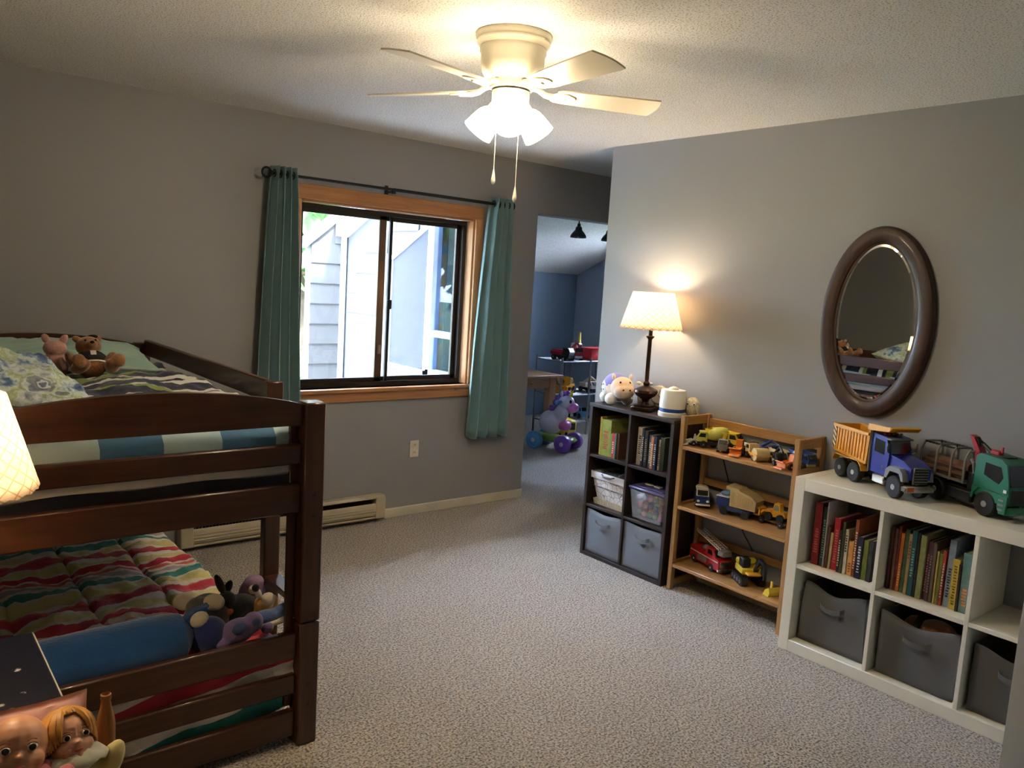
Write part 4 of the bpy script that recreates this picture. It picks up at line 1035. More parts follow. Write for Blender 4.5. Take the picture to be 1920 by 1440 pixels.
# ------------------------------------------------------------------ oak toy shelf
M_OSY = wood('oak_shelf_board', (190, 144, 90), (158, 114, 66), 1, .4); M_OSZ = wood('oak_shelf_post', (184, 138, 86), (150, 108, 62), 2, .4); M_OSX = wood('oak_shelf_side', (184, 138, 86), (150, 108, 62), 0, .4)
ox0, ox1, oy0, oy1 = 3.338, 3.572, 1.93, 2.622
os_ = thing('toy_shelf', 'low open oak toy shelf with three boards between the two bookcases', 'shelf', ((ox0+ox1)/2, (oy0+oy1)/2, 0))
for x in (ox0, ox1-.032):
    for y in (oy0, oy1-.026): wobj('post', G().box(x, x+.032, y, y+.026, 0, .948, .003), M_OSZ, os_)
for z in (.79, .468, .146):
    wobj('shelf_board', G().box(ox0+.002, ox1-.002, oy0+.026, oy1-.026, z-.018, z, .002), M_OSY, os_)
    for y in (oy0+.004, oy1-.022): wobj('side_rail', G().box(ox0+.032, ox1-.032, y, y+.018, z-.03, z+.012, .002), M_OSX, os_)
for y in (oy0+.004, oy1-.022): wobj('top_side_rail', G().box(ox0+.032, ox1-.032, y, y+.018, .898, .946, .002), M_OSX, os_)
wobj('back_rail', G().box(ox1-.022, ox1-.006, oy0+.026, oy1-.026, .878, .928, .002), M_OSY, os_)
for z in (.60, .28): wobj('back_rail', G().box(ox1-.02, ox1-.006, oy0+.026, oy1-.026, z-.04, z, .002), M_OSY, os_)
wobj('kick_rail', G().box(ox1-.03, ox1-.014, oy0+.026, oy1-.026, .03, .08, .002), M_OSY, os_)
for y in (oy0+.004, oy1-.022): wobj('side_rail', G().box(ox0+.032, ox1-.032, y, y+.018, .02, .055, .002), M_OSX, os_)
o = obj('power_cord', G().tube([(3.582, 2.56, .85), (3.580, 2.50, .70), (3.581, 2.46, .60), (3.580, 2.40, .45), (3.581, 2.33, .34), (3.580, 2.26, .26), (3.581, 2.24, .12), (3.580, 2.2, .07)], .0025, 6), M_BLACK); tag(o, 'black power cord running down the wall behind the oak shelf', 'cord')

# ------------------------------------------------------------------ white cube bookcase
M_WHT = pm('white_laminate', (234, 228, 208), .4, var=.02)
wx0, wx1, wy1 = 3.23, 3.572, 1.872; wy0 = .712
wh = thing('cube_bookcase', 'white cube bookcase with books and cloth bins under the mirror', 'bookcase', ((wx0+wx1)/2, (wy0+wy1)/2, 0))
wobj('side_panel', G().box(wx0, wx1, wy1-.048, wy1, 0, .804, .002), M_WHT, wh); wobj('side_panel', G().box(wx0, wx1, wy0, wy0+.048, 0, .804, .002), M_WHT, wh)
wobj('top_panel', G().box(wx0, wx1, wy0+.048, wy1-.048, .748, .804, .002), M_WHT, wh); wobj('bottom_panel', G().box(wx0, wx1, wy0+.048, wy1-.048, 0, .054, .002), M_WHT, wh)
D1, D2 = 1.472, 1.108
for d in (D1, D2): wobj('divider', G().box(wx0+.002, wx1, d-.008, d+.008, .054, .748, .001), M_WHT, wh)
for a, b in ((wy0+.048, D2-.008), (D2+.008, D1-.008), (D1+.008, wy1-.048)): wobj('shelf', G().box(wx0+.003, wx1, a, b, .392, .41, .001), M_WHT, wh)
bin_('charcoal cloth bin in the white bookcase next to the oak shelf', 3.285, 3.55, 1.505, 1.815, .055, .335, M_BIN, .035, 3, .10)
bin_('charcoal cloth bin with a plush inside, middle of the white bookcase', 3.275, 3.55, 1.135, 1.445, .055, .328, M_BIN, .03, 4, .0)
bin_('charcoal cloth bin in the white bookcase by the near wall corner', 3.275, 3.55, .785, 1.085, .055, .325, M_BIN, .03, 5, .03)
q = G(); q.ell((3.36, 1.25, .28), (.06, .075, .05)); q.ell((3.34, 1.17, .268), (.045, .045, .04)); q.ell((3.38, 1.34, .272), (.05, .05, .04))
o = obj('bin_plush', q, M_BEAR); mod_blob(o, .008, 3); tag(o, 'brown plush poking out of the middle charcoal bin', 'plush toy')
obj('stripe', G().tube([(3.30, 1.315, .285), (3.34, 1.315, .318), (3.40, 1.315, .322), (3.44, 1.315, .29)], .014, 8), M_BLKP, o)
# ------------------------------------------------------------------ books
ORD = ['first', 'second', 'third', 'fourth', 'fifth', 'sixth', 'seventh', 'eighth', 'ninth', 'tenth', 'eleventh', 'twelfth', 'thirteenth', 'fourteenth', 'fifteenth', 'sixteenth', 'seventeenth', 'eighteenth', 'nineteenth', 'twentieth', 'twenty-first', 'twenty-second']
M_PAGE = pm('book_pages', (226, 216, 192), .9, var=.06, vs=300)
def book_mat(cn, c):
    return pm('book_'+cn.replace(' ', '_'), c, .5, var=.18, vs=35)
def book(label, group, cn, c, xs, y, w, h, z, lean, depth, title=None, tc=(230, 224, 206)):
    """spine faces -X at xs, occupying y-w..y"""
    t = thing('book', label, 'book', (xs+depth/2, y-w/2, z), 0, group)
    t.rotation_euler = (lean, 0, random.uniform(-.02, .02))
    cv = min(.0022, w*.2)
    q = G(); hw = w/2
    q.box(-depth/2, depth/2, -hw, -hw+cv, 0, h); q.box(-depth/2, depth/2, hw-cv, hw, 0, h)
    q.box(-depth/2-.0015, -depth/2+cv, -hw, hw, 0, h, min(.0012, hw*.4)); obj('cover', q, book_mat(cn, c), t)
    obj('pages', G().box(-depth/2+.003, depth/2-.004, -hw+cv, hw-cv, .003, h-.004), M_PAGE, t)
    if title and w > .009:
        z0, z1 = title
        q = G(); m = max(3, int((z1-z0)*h/.011)); rr = random.Random(label)
        for i in range(m):
            zz = h*(z0+(z1-z0)*i/m); l_ = h*(z1-z0)/m*.72
            q.box(-depth/2-.0022, -depth/2-.0012, -hw*rr.uniform(.3, .55), hw*rr.uniform(.3, .55), zz, zz+l_*rr.uniform(.5, 1))
        obj('spine_lettering', q, pm('spine_ink_%d_%d_%d' % tc, tc, .6), t)
    return t
def row(where, group, y, z, xs, items, ymin):
    n = len(items); gapless = y
    for i, (cn, c, w, h, ti, tc) in enumerate(items):
        if gapless-w < ymin: break
        size = 'tall' if h > .23 else 'short' if h < .17 else 'mid height'
        thick = 'thin' if w < .011 else 'thick' if w > .022 else ''
        book(('%s %s %s book, %s %s' % (size, thick, cn, ORD[i], where)).replace('  ', ' '), group, cn, c, xs+random.uniform(-.004, .012), gapless, w, h, z, random.uniform(-.012, .012), random.uniform(.16, .21), ti, tc)
        gapless -= w+.0016
A = (.15, .8); BK = (30, 28, 30); CR = (232, 226, 206)
row('from the oak shelf, white bookcase end cube', 'picture books in the end cube', 1.795, .4105, 3.30, [
    ('crimson', (128, 26, 32), .034, .285, (.2, .6), (190, 90, 80)), ('black green', (28, 44, 44), .020, .272, A, (120, 150, 140)), ('pale grey', (176, 172, 168), .006, .30, None, CR),
    ('brown', (110, 70, 52), .010, .19, None, CR), ('cream', (206, 186, 140), .012, .165, None, CR), ('bright red', (178, 34, 48), .028, .235, A, (214, 120, 110)),
    ('charcoal', (60, 58, 56), .012, .19, A, CR), ('dark olive', (70, 72, 50), .012, .23, None, CR), ('white', (214, 206, 186), .015, .20, (.5, .9), BK), ('apricot', (214, 158, 92), .022, .152, (.1, .4), (150, 80, 40)),
    ('rust', (146, 74, 44), .014, .255, A, CR), ('midnight navy', (28, 30, 62), .024, .186, A, (220, 220, 226)), ('leaf green', (124, 136, 62), .024, .175, None, CR), ('dark slate', (52, 54, 56), .018, .18, None, CR)], 1.482)
row('from the divider, white bookcase middle cube', 'picture books in the middle cube', 1.455, .4105, 3.305, [
    ('maroon', (92, 40, 36), .010, .27, None, CR), ('dusty rose', (168, 128, 116), .012, .26, None, CR), ('brick red', (130, 48, 40), .010, .275, None, CR), ('orange', (196, 112, 48), .014, .25, (.1, .5), (240, 190, 120)),
    ('forest green', (62, 92, 62), .016, .27, None, CR), ('tan', (178, 150, 110), .014, .255, (.6, .9), (150, 80, 60)), ('deep teal', (34, 88, 100), .020, .275, (.3, .75), (150, 190, 196)), ('black', (34, 34, 40), .010, .27, None, CR),
    ('sage', (142, 148, 98), .022, .265, None, CR), ('wine', (88, 40, 48), .014, .245, A, (170, 120, 110)), ('plum', (76, 56, 72), .013, .245, A, (150, 130, 140)), ('grey brown', (112, 96, 84), .011, .245, None, CR),
    ('lemon', (206, 190, 110), .008, .215, None, CR), ('olive', (124, 120, 58), .013, .21, None, CR), ('rose red', (170, 66, 62), .011, .225, A, CR), ('steel blue', (136, 150, 170), .024, .275, (.15, .6), (40, 44, 64)),
    ('mustard yellow', (206, 176, 62), .026, .205, (.1, .9), (120, 96, 30)), ('brown black', (62, 48, 40), .009, .19, None, CR), ('sea green', (98, 128, 122), .034, .24, (.12, .42), (228, 130, 62)), ('ivory', (216, 206, 178), .015, .185, (.15, .85), (70, 60, 50))], 1.116)
row('in the dark bookcase cube by the doorway', 'books in the dark bookcase', 3.215, .6165, 3.35, [
    ('golden yellow', (206, 176, 80), .014, .225, None, CR), ('lime', (150, 160, 70), .075, .215, (.2, .7), (200, 90, 70)), ('apple green', (120, 150, 90), .012, .14, None, CR), ('scarlet', (196, 58, 44), .022, .145, (.2, .7), CR), ('teal grey', (90, 120, 120), .012, .15, None, CR), ('cocoa', (98, 66, 48), .014, .15, None, CR)], 2.98)
row('in the dark bookcase cube under the lamp', 'books in the dark bookcase', 2.93, .6165, 3.355, [
    ('pale stone', (186, 176, 156), .036, .215, (.3, .8), (70, 60, 60)), ('dark indigo', (40, 42, 62), .016, .215, A, CR), ('black brown', (48, 42, 40), .026, .205, A, (150, 140, 130)), ('slate blue', (84, 108, 138), .024, .185, A, CR),
    ('sienna', (176, 112, 62), .02, .18, (.1, .8), CR), ('deep navy', (38, 44, 70), .02, .185, A, CR), ('grey white', (190, 188, 182), .013, .17, A, BK), ('dark moss', (60, 66, 52), .03, .185, None, CR)], 2.684)

# ------------------------------------------------------------------ toy vehicles   (local x forward, y left, z up)
M_TYRE = pm('toy_tyre_rubber', (34, 32, 31), .7); M_HUB = pm('toy_hub_grey', (172, 170, 164), .35, metal=.4)
M_TGLASS = pm('toy_window_dark', (38, 42, 44), .1, coat=.5)
YELL = (232, 164, 40)
M_YEL = pm('toy_yellow', YELL, .4, var=.06); M_YEL2 = pm('toy_lemon', (228, 198, 60), .4, var=.06); M_TBLUE = pm('toy_blue', (34, 44, 138), .3, var=.08, coat=.3); M_TGRN = pm('toy_green', (24, 108, 76), .35, var=.06, coat=.2)
M_TGREY = pm('toy_grey', (126, 124, 120), .4); M_TCHR = pm('toy_chrome', (196, 194, 188), .18, metal=.9); M_TRED = pm('toy_red', (178, 30, 36), .35, coat=.2); M_TBLK = pm('toy_black', (28, 28, 30), .45); M_TWHT = pm('toy_white', (226, 222, 212), .4); M_TORG = pm('toy_orange', (226, 124, 38), .4); M_TTAN = pm('toy_tan', (206, 180, 128), .5)
M_TBRN = pm('toy_brown', (112, 84, 62), .5); M_TDKB = pm('toy_dark_blue', (28, 52, 112), .35, coat=.2); M_TAMB = pm('toy_amber_lens', (200, 90, 40), .2)
def wheel(t, x, y, r, w, hub=M_HUB, tyre=M_TYRE, seg=24):
    M = Matrix.Translation((x, y, r)) @ Matrix.Rotation(PI/2, 4, 'X')
    o = obj('wheel', G().lathe([(r*.55, -w/2), (r*.9, -w/2), (r, -w*.36), (r, w*.36), (r*.9, w/2), (r*.55, w/2)], seg, M=M), tyre, t)
    obj('hub', G().lathe([(r*.25, -w/2-.001), (r*.3, -w*.25), (r*.56, -w*.42), (r*.56, w*.42), (r*.3, w*.25), (r*.25, w/2+.001)], max(10, seg//2), M=M), hub, o)
    return o
# dump truck
def heading(hx, hy): return math.atan2(hy, hx)
dt = thing('toy_dump_truck', 'big toy dump truck with a blue cab and ribbed yellow tipper on the white bookcase', 'toy truck', (3.487, 1.745, .8045), heading(-.458, -.889), 'big toy trucks on the white bookcase')
for x in (0, .095): [wheel(dt, x, s*.055, .043, .03) for s in (-1, 1)]
[wheel(dt, .36, s*.057, .046, .026) for s in (-1, 1)]
obj('chassis', G().box(-.045, .38, -.024, .024, .045, .075, .004), M_TBLK, dt)
M_SIDE_Y = M_YEL
q = G(); w = .066
bedpoly = [(-.062, .115), (.165, .098), (.175, .225), (-.066, .235)]
q.prism(bedpoly, 'y', -w, -w+.005); q.prism(bedpoly, 'y', w-.005, w)
q.prism([(-.062, .112), (.165, .095), (.165, .101), (-.062, .118)], 'y', -w, w); q.prism([(.163, .098), (.170, .098), (.182, .26), (.175, .26)], 'y', -w, w); q.prism([(-.068, .235), (-.064, .235), (-.058, .115), (-.062, .115)], 'y', -w, w)
tip = obj('tipper_body', q, M_YEL, dt)
for i in range(10):
    x = -.04+i*.021
    for s in (-1, 1):
        q = G(); q.prism([(x, .124-(x+.06)*.07), (x+.008, .124-(x+.06)*.07), (x+.008+.002, .218), (x+.002, .218)], 'y', s*w, s*(w+.005)); obj('rib', q, M_YEL, tip)
q = G(); q.box(-.072, .178, -w-.007, -w+.002, .222, .236, .002, Matrix.Rotation(.0, 4, 'Y')); q.box(-.072, .178, w-.002, w+.007, .222, .236, .002); obj('top_rail', q, M_YEL, tip)
q = G(); q.prism([(.172, .248), (.30, .262), (.318, .278), (.31, .284), (.172, .262)], 'y', -w-.004, w+.004); q.prism([(.172, .255), (.31, .27), (.31, .282), (.172, .276)], 'y', -w-.006, -w+.002); obj('cab_shield', q, M_YEL, tip)
hz = NT('black_yellow_hazard'); s = hz.xyz(hz.coord()); f = hz.math('FRACT', hz.math('MULTIPLY', hz.math('ADD', s[0], s[2]), 42.0)); hz.base(hz.ramp(f, [(0, lin((30, 26, 24))), (.5, lin((236, 190, 90)))], 'CONSTANT')); hz.set(Roughness=.5)
obj('hazard_panel', G().prism([(-.064, .13), (-.044, .128), (-.044, .22), (-.067, .222)], 'y', -w-.0065, -w-.0055), hz.m, tip)
for s in (-1, 1):
    q = G(); pts = [(-.055+.105*math.cos(a) + .05, .05+.058*math.sin(a)) for a in []]
    arc = [(-.058, .07), (-.045, .098), (.12, .098), (.142, .078), (.15, .06)]
    for a, b in zip(arc[:-1], arc[1:]): q.prism([a, b, (b[0], b[1]+.004), (a[0], a[1]+.004)], 'y', s*.036, s*.070)
    obj('mudguard', q, M_YEL, dt)
q = G(); q.prism([(.185, .075), (.29, .075), (.30, .16), (.285, .205), (.275, .235), (.19, .24), (.183, .225)], 'y', -.055, .055); cab = obj('cab', q, M_TBLUE, dt)
for s in (-1, 1): obj('side_window', G().prism([(.205, .165), (.27, .160), (.268, .215), (.205, .222)], 'y', s*.0545, s*.056), M_TGLASS, cab)
obj('windscreen', G().prism([(.2975, .17), (.283, .222), (.285, .224), (.301, .171)], 'y', -.047, .047), M_TGLASS, cab)
q = G(); q.box(.262, .30, -.055, .055, .225, .2335, .003); obj('sun_visor', q, M_TGREY, cab)
for i in range(5): obj('roof_light', G().ell((.24, -.04+.02*i, .243), (.006, .005, .005)), M_TAMB, cab)
q = G(); q.prism([(.295, .085), (.425, .09), (.428, .135), (.38, .158), (.296, .168)], 'y', -.047, .047); hood = obj('hood', q, M_TBLUE, dt)
q = G()
for s in (-1, 1):
    pts = [(.318, .085)]+[(.362-.05*math.cos(a), .058+.052*math.sin(a)+.012) for a in [PI*i/8 for i in range(9)]]+[(.41, .085)]
    q.prism([(.304, .075), (.308, .11), (.33, .128), (.39, .128), (.41, .112), (.418, .08), (.405, .08), (.39, .108), (.335, .108), (.318, .075)], 'y', s*.044, s*.072)
obj('fender', q, M_TGREY, dt)
q = G(); q.box(.425, .431, -.036, .036, .072, .142, .003); gr = obj('grille_frame', q, M_TCHR, dt)
obj('grille_mesh', G().box(.4305, .4325, -.030, .030, .078, .134), M_TBLK, gr)
for i in range(5): obj('grille_bar', G().box(.432, .434, -.030, .030, .083+i*.011, .0865+i*.011), M_TGREY, gr)
q = G(); q.box(.405, .436, -.068, .068, .040, .066, .004); bp_ = obj('bumper', q, M_TCHR, dt)
obj('bumper_stripe', G().box(.4355, .437, -.06, -.03, .044, .062), M_TAMB, bp_)
q = G(); q.box(.215, .29, -.062, -.045, .035, .07, .004); q.box(.215, .29, .045, .062, .035, .07, .004); obj('fuel_tank', q, M_TCHR, dt)
for s in (-1, 1):
    q = G(); q.cyl((.182, s*.057, .07), (.180, s*.057, .262), .0055, seg=10); obj('exhaust_stack', q, M_TCHR, dt)
    q = G(); q.tube([(.30, s*.055, .17), (.305, s*.068, .18), (.305, s*.068, .215)], .002, 6); q.box(.302, .307, s*.068-.006, s*.068+.006, .178, .216, .002); obj('side_mirror', q, M_TCHR, dt)
q = G(); q.box(.262, .27, -.0558, -.0548, .10, .115); obj('door_handle', q, M_TCHR, cab)

# green log truck
gt = thing('toy_log_truck', 'big green toy log truck with grey stakes and a red crane on the white bookcase', 'toy truck', (3.477, 1.335, .8045), heading(-.38, -.925), 'big toy trucks on the white bookcase')
[wheel(gt, 0.0, s*.05, .046, .028) for s in (-1, 1)]; [wheel(gt, .24, s*.05, .048, .028) for s in (-1, 1)]
obj('chassis', G().box(-.10, .30, -.025, .025, .05, .08, .004), M_TBLK, gt)
q = G(); q.box(.03, .17, -.055, -.03, .03, .075, .006); q.box(.03, .17, .03, .055, .03, .075, .006); obj('tool_box', q, M_TBLK, gt)
q = G(); q.box(-.10, .13, -.058, .058, .098, .108, .003); bdk = obj('bed_frame', q, M_TGREY, gt)
for s in (-1, 1):
    for z in (.125, .152): obj('bed_slat', G().box(-.10, .13, s*.052-.003, s*.052+.003, z, z+.012, .001), M_TBRN, bdk)
for x in (-.095, -.015, .06, .125):
    q = G()
    q.tube([(x, -.055, .098), (x, -.055, .19), (x, -.05, .21), (x, -.04, .226), (x, -.0, .228), (x, .04, .226), (x, .05, .21), (x, .055, .19), (x, .055, .098)] if x > -.1 else [], [.005]*9, 8)
    obj('stake_frame', q, M_TGREY, gt)
for y in (-.04, .04):
    q = G()
    for i in range(9): q.cyl((-.095+i*.018, y, .226), (-.085+i*.018, y, .226), .0045, seg=8)
    q.cyl((-.095, y, .226), (.06, y, .226), .003, seg=8); obj('top_chain', q, M_TBLK, gt)
for i, (y, z) in enumerate(((-.025, .125), (.02, .125), (0, .155))): obj('log', G().cyl((-.1, y, z), (.11, y, z), .02, seg=12), M_TBRN, gt)
q = G(); q.box(.135, .165, -.045, .045, .08, .15, .004); obj('crane_base', q, M_TBLK, gt)
q = G(); q.prism([(.14, .15), (.165, .15), (.15, .235), (.115, .285), (.095, .29), (.105, .27), (.13, .225)], 'y', -.016, .016); ca = obj('crane_arm', q, M_TRED, gt)
q = G(); q.tube([(.15, 0, .20), (.118, 0, .285), (.15, 0, .262), (.195, 0, .235)], [.009, .009, .008, .008], 8); obj('crane_boom', q, M_TBLK, ca)
q = G(); q.box(.195, .235, -.014, .014, .232, .252, .004); q.box(.232, .24, -.004, .004, .245, .268, .001); obj('crane_grab', q, M_TRED, ca)
q = G(); q.prism([(.178, .075), (.325, .06), (.338, .10), (.33, .155), (.315, .215), (.29, .232), (.195, .238), (.178, .225)], 'y', -.06, .06)
cab = obj('cab', q, M_TGRN, gt)
q = G()
for s in (-1, 1): q.prism([(.186, .06), (.19, .085), (.208, .106), (.27, .106), (.292, .088), (.30, .05), (.31, .03), (.334, .03), (.338, .10), (.18, .11), (.178, .06)], 'y', s*.0595, s*.066)
obj('wheel_arch', q, M_TGRN, cab)
for s in (-1, 1): obj('side_window', G().prism([(.222, .16), (.29, .138), (.306, .165), (.292, .203), (.224, .208)], 'y', s*.0598, s*.0612), M_TGLASS, cab)
obj('windscreen', G().prism([(.3335, .135), (.3125, .212), (.316, .213), (.3375, .136)], 'y', -.052, .052), M_TGLASS, cab)
obj('roof_hatch', G().box(.245, .285, -.025, .025, .2335, .2385, .002), M_TBLK, cab)
for i in range(3): obj('step', G().box(.302, .325, -.0675, -.0655, .042+i*.018, .050+i*.018, .001), M_TGREY, cab)
obj('headlight', G().box(.318, .332, -.0668, -.0655, .112, .124, .001), M_TWHT, cab)
q = G(); q.box(.326, .345, -.06, .06, .028, .058, .006); obj('bumper', q, M_TGRN, gt); obj('grille', G().box(.335, .340, -.045, .045, .07, .125, .002), M_TBLK, cab)
q = G(); q.tube([(.17, -.05, .15), (.165, -.055, .19), (.15, -.05, .2), (.14, -.03, .195)], .006, 8); obj('air_hose', q, M_TGREY, gt)

# --- fire truck, excavator, bucket (lowest oak board z=.1465)
ft = thing('toy_fire_truck', 'red toy fire engine with a white ladder on the lowest oak board', 'toy truck', (3.493, 2.472, .1465), heading(-.30, -.95), 'toy trucks on the lowest oak board')
for x in (-.075, .075): [wheel(ft, x, s*.04, .021, .016, M_TWHT) for s in (-1, 1)]
q = G(); q.prism([(-.115, .02), (.13, .02), (.138, .04), (.136, .075), (.105, .082), (.085, .118), (.03, .12), (.02, .088), (-.115, .088)], 'y', -.045, .045); bd_ = obj('body', q, M_TRED, ft)
for s in (-1, 1):
    obj('side_stripe', G().box(-.112, .13, s*.0452, s*.0464, .062, .067), M_TWHT, bd_)
    obj('side_window', G().prism([(.042, .088), (.082, .088), (.075, .112), (.042, .113)], 'y', s*.0448, s*.0462), M_TGLASS, bd_)
    obj('pump_panel', G().box(-.045, .035, s*.0452, s*.0468, .03, .056), M_TGREY, bd_)
obj('windscreen', G().prism([(.1035, .086), (.0875, .115), (.09, .117), (.107, .087)], 'y', -.038, .038), M_TGLASS, bd_)
q = G(); q.box(.128, .143, -.047, .047, .012, .03, .004); obj('bumper', q, M_TCHR, ft); obj('grille', G().box(.135, .140, -.035, .035, .036, .068, .002), M_TCHR, ft)
q = G(); A0, A1 = Vector((-.10, 0, .165)), Vector((.115, 0, .118))
for s in (-.022, .022): q.tube([A0+Vector((0, s, 0)), A1+Vector((0, s, 0))], .0028, 6); q.tube([A0+Vector((0, s, .014)), A1+Vector((0, s, .014))], .0022, 6)
ld = obj('ladder', q, M_TWHT, ft)
for i in range(13):
    p = A0.lerp(A1, i/12); q = G(); q.cyl(p+Vector((0, -.022, 0)), p+Vector((0, .022, 0)), .002, seg=6); q.cyl(p+Vector((0, -.022, 0)), p+Vector((0, -.022, .014)), .0016, seg=6); obj('rung', q, M_TWHT, ld)
q = G(); q.box(.10, .145, -.03, .03, .095, .125, .004); obj('basket', q, M_TGREY, ft)
q = G(); q.lathe([(.022, .118), (.02, .128), (.008, .14)], 14, (-.03, 0, -.03)); obj('turntable', q, M_TGREY, ft)
ex = thing('toy_excavator', 'black and yellow toy excavator on the lowest oak board', 'toy truck', (3.47, 2.215, .1465), heading(-.55, -.83), 'toy trucks on the lowest oak board')
for s in (-1, 1):
    q = G(); pts = [(-.06, .0), (.06, .0), (.075, .012), (.078, .028), (.065, .042), (-.065, .042), (-.078, .028), (-.075, .012)]
    q.prism(pts, 'y', s*.03, s*.062); tr_ = obj('track', q, M_TBLK, ex)
    for i in range(4): obj('roller', G().cyl((-.05+i*.033, s*.0625, .021), (-.05+i*.033, s*.0645, .021), .011, seg=12), M_TGREY, tr_)
q = G(); q.box(-.06, .04, -.05, .05, .05, .085, .006); q.box(-.062, -.02, -.05, .05, .085, .115, .008); obj('engine_house', q, M_YEL2, ex)
q = G(); q.box(-.015, .035, -.05, -.005, .085, .135, .006); cb_ = obj('cab', q, M_TBLK, ex); obj('cab_window', G().box(.034, .0365, -.044, -.011, .095, .128), M_TGLASS, cb_)
q = G(); q.prism([(.03, .07), (.045, .06), (.10, .14), (.15, .135), (.15, .148), (.09, .155)], 'y', .008, .026); bm_ = obj('boom', q, M_TBLK, ex)
q = G(); q.prism([(.14, .15), (.155, .145), (.16, .07), (.15, .065)], 'y', .01, .024); obj('dipper', q, M_TBLK, bm_)
q = G(); q.cyl((.05, .017, .08), (.11, .017, .13), .004, seg=8); obj('ram', q, M_TCHR, bm_)
q = G(); q.box(.05, .09, -.04, .03, .062, .072, .003); obj('foot_plate', q, M_YEL, ex)
bk2 = thing('toy_bucket', 'loose yellow toy digger bucket on the lowest oak board', 'toy part', (3.435, 2.045, .1465), heading(-.3, -.95))
q = G(); q.prism([(-.02, .0), (.02, 0), (.028, .02), (.02, .045), (.012, .04), (.016, .02), (.01, .008), (-.015, .008)], 'y', -.045, .045); q.prism([(-.02, 0), (.02, 0), (.028, .02), (.02, .045), (-.005, .03)], 'y', -.047, -.043); q.prism([(-.02, 0), (.02, 0), (.028, .02), (.02, .045), (-.005, .03)], 'y', .043, .047)
obj('scoop', q, M_YEL2, bk2)
q = G(); q.prism([(.01, .04), (.022, .042), (.02, .075), (.01, .075)], 'y', -.03, -.022); obj('hinge_lug', q, M_YEL2, bk2)

# --- middle oak board z=.4685
car = thing('toy_police_car', 'blue and white toy pickup with an open roof rack on the middle oak board', 'toy car', (3.475, 2.545, .4685), heading(-.75, -.66), 'toy vehicles on the middle oak board')
for x in (-.035, .045): [wheel(car, x, s*.03, .018, .014) for s in (-1, 1)]
q = G(); q.prism([(-.075, .016), (.085, .016), (.09, .03), (.085, .05), (.045, .056), (-.075, .056)], 'y', -.036, .036); bd_ = obj('body', q, M_TDKB, car)
q = G(); q.prism([(-.06, .056), (.045, .056), (.025, .086), (-.05, .09)], 'y', -.032, .032); cb_ = obj('cabin', q, M_TWHT, car)
for s in (-1, 1): obj('side_window', G().prism([(-.045, .061), (.032, .061), (.018, .082), (-.04, .084)], 'y', s*.0318, s*.0328), M_TGLASS, cb_)
obj('windscreen', G().prism([(.044, .06), (.0275, .084), (.029, .085), (.047, .061)], 'y', -.027, .027), M_TGLASS, cb_)
for y in (-.025, 0, .025): obj('roof_bar', G().cyl((-.055, y, .094), (.03, y, .094), .002, seg=6), M_TWHT, car)
for x in (-.05, -.01, .025): obj('roof_bar', G().cyl((x, -.027, .094), (x, .027, .094), .002, seg=6), M_TWHT, car)
obj('bumper', G().box(.085, .096, -.037, .037, .016, .026, .003), M_TWHT, car)
for s in (-1, 1): obj('headlight', G().ell((.088, s*.024, .04), (.004, .008, .006)), M_TWHT, car)
bt = thing('toy_tipper', 'chunky blue toy tipper with a fluted tan load box on the middle oak board', 'toy truck', (3.47, 2.318, .4685), heading(-.18, .98), 'toy vehicles on the middle oak board')
for x in (-.06, .055): [wheel(bt, x, s*.036, .022, .016, M_TBLK) for s in (-1, 1)]
q = G(); q.box(-.085, .09, -.042, .042, .024, .05, .006); bd_ = obj('chassis', q, M_TDKB, bt)
q = G(); q.prism([(.03, .045), (.095, .045), (.098, .075), (.092, .092), (.03, .094)], 'y', -.046, .046); cb_ = obj('cab', q, M_TDKB, bt)
obj('cab_trim', G().box(.028, .099, -.047, .047, .092, .098, .002), M_TWHT, cb_)
q = G(); q.box(.035, .085, -.03, .03, .098, .118, .008); obj('driver_seat', q, pm('toy_pale_blue', (120, 160, 196), .4), cb_)
q = G(); q.prism([(.022, .055), (-.115, .052), (-.118, .10), (-.09, .125), (-.03, .14), (-.02, .15), (.045, .156), (.045, .14), (.022, .138)], 'y', -.05, .05); lb = obj('load_box', q, M_TTAN, bt)
for i in range(16):
    x = .014-i*.0082; obj('flute', G().cyl((x, .0505, .062), (x, .0505, .10+.03*min(1, (x+.118)/.09)), .0022, seg=6), M_TTAN, lb)
tl = thing('toy_trailer', 'flat brown toy trailer under a yellow loader on the middle oak board', 'toy trailer', (3.51, 2.12, .4685), heading(-.05, -.99))
q = G(); q.box(-.075, .075, -.032, .032, .016, .024, .002); obj('deck', q, M_TBRN, tl)
for x in (-.055, .055): [wheel(tl, x, s*.034, .016, .012, M_TGREY) for s in (-1, 1)]
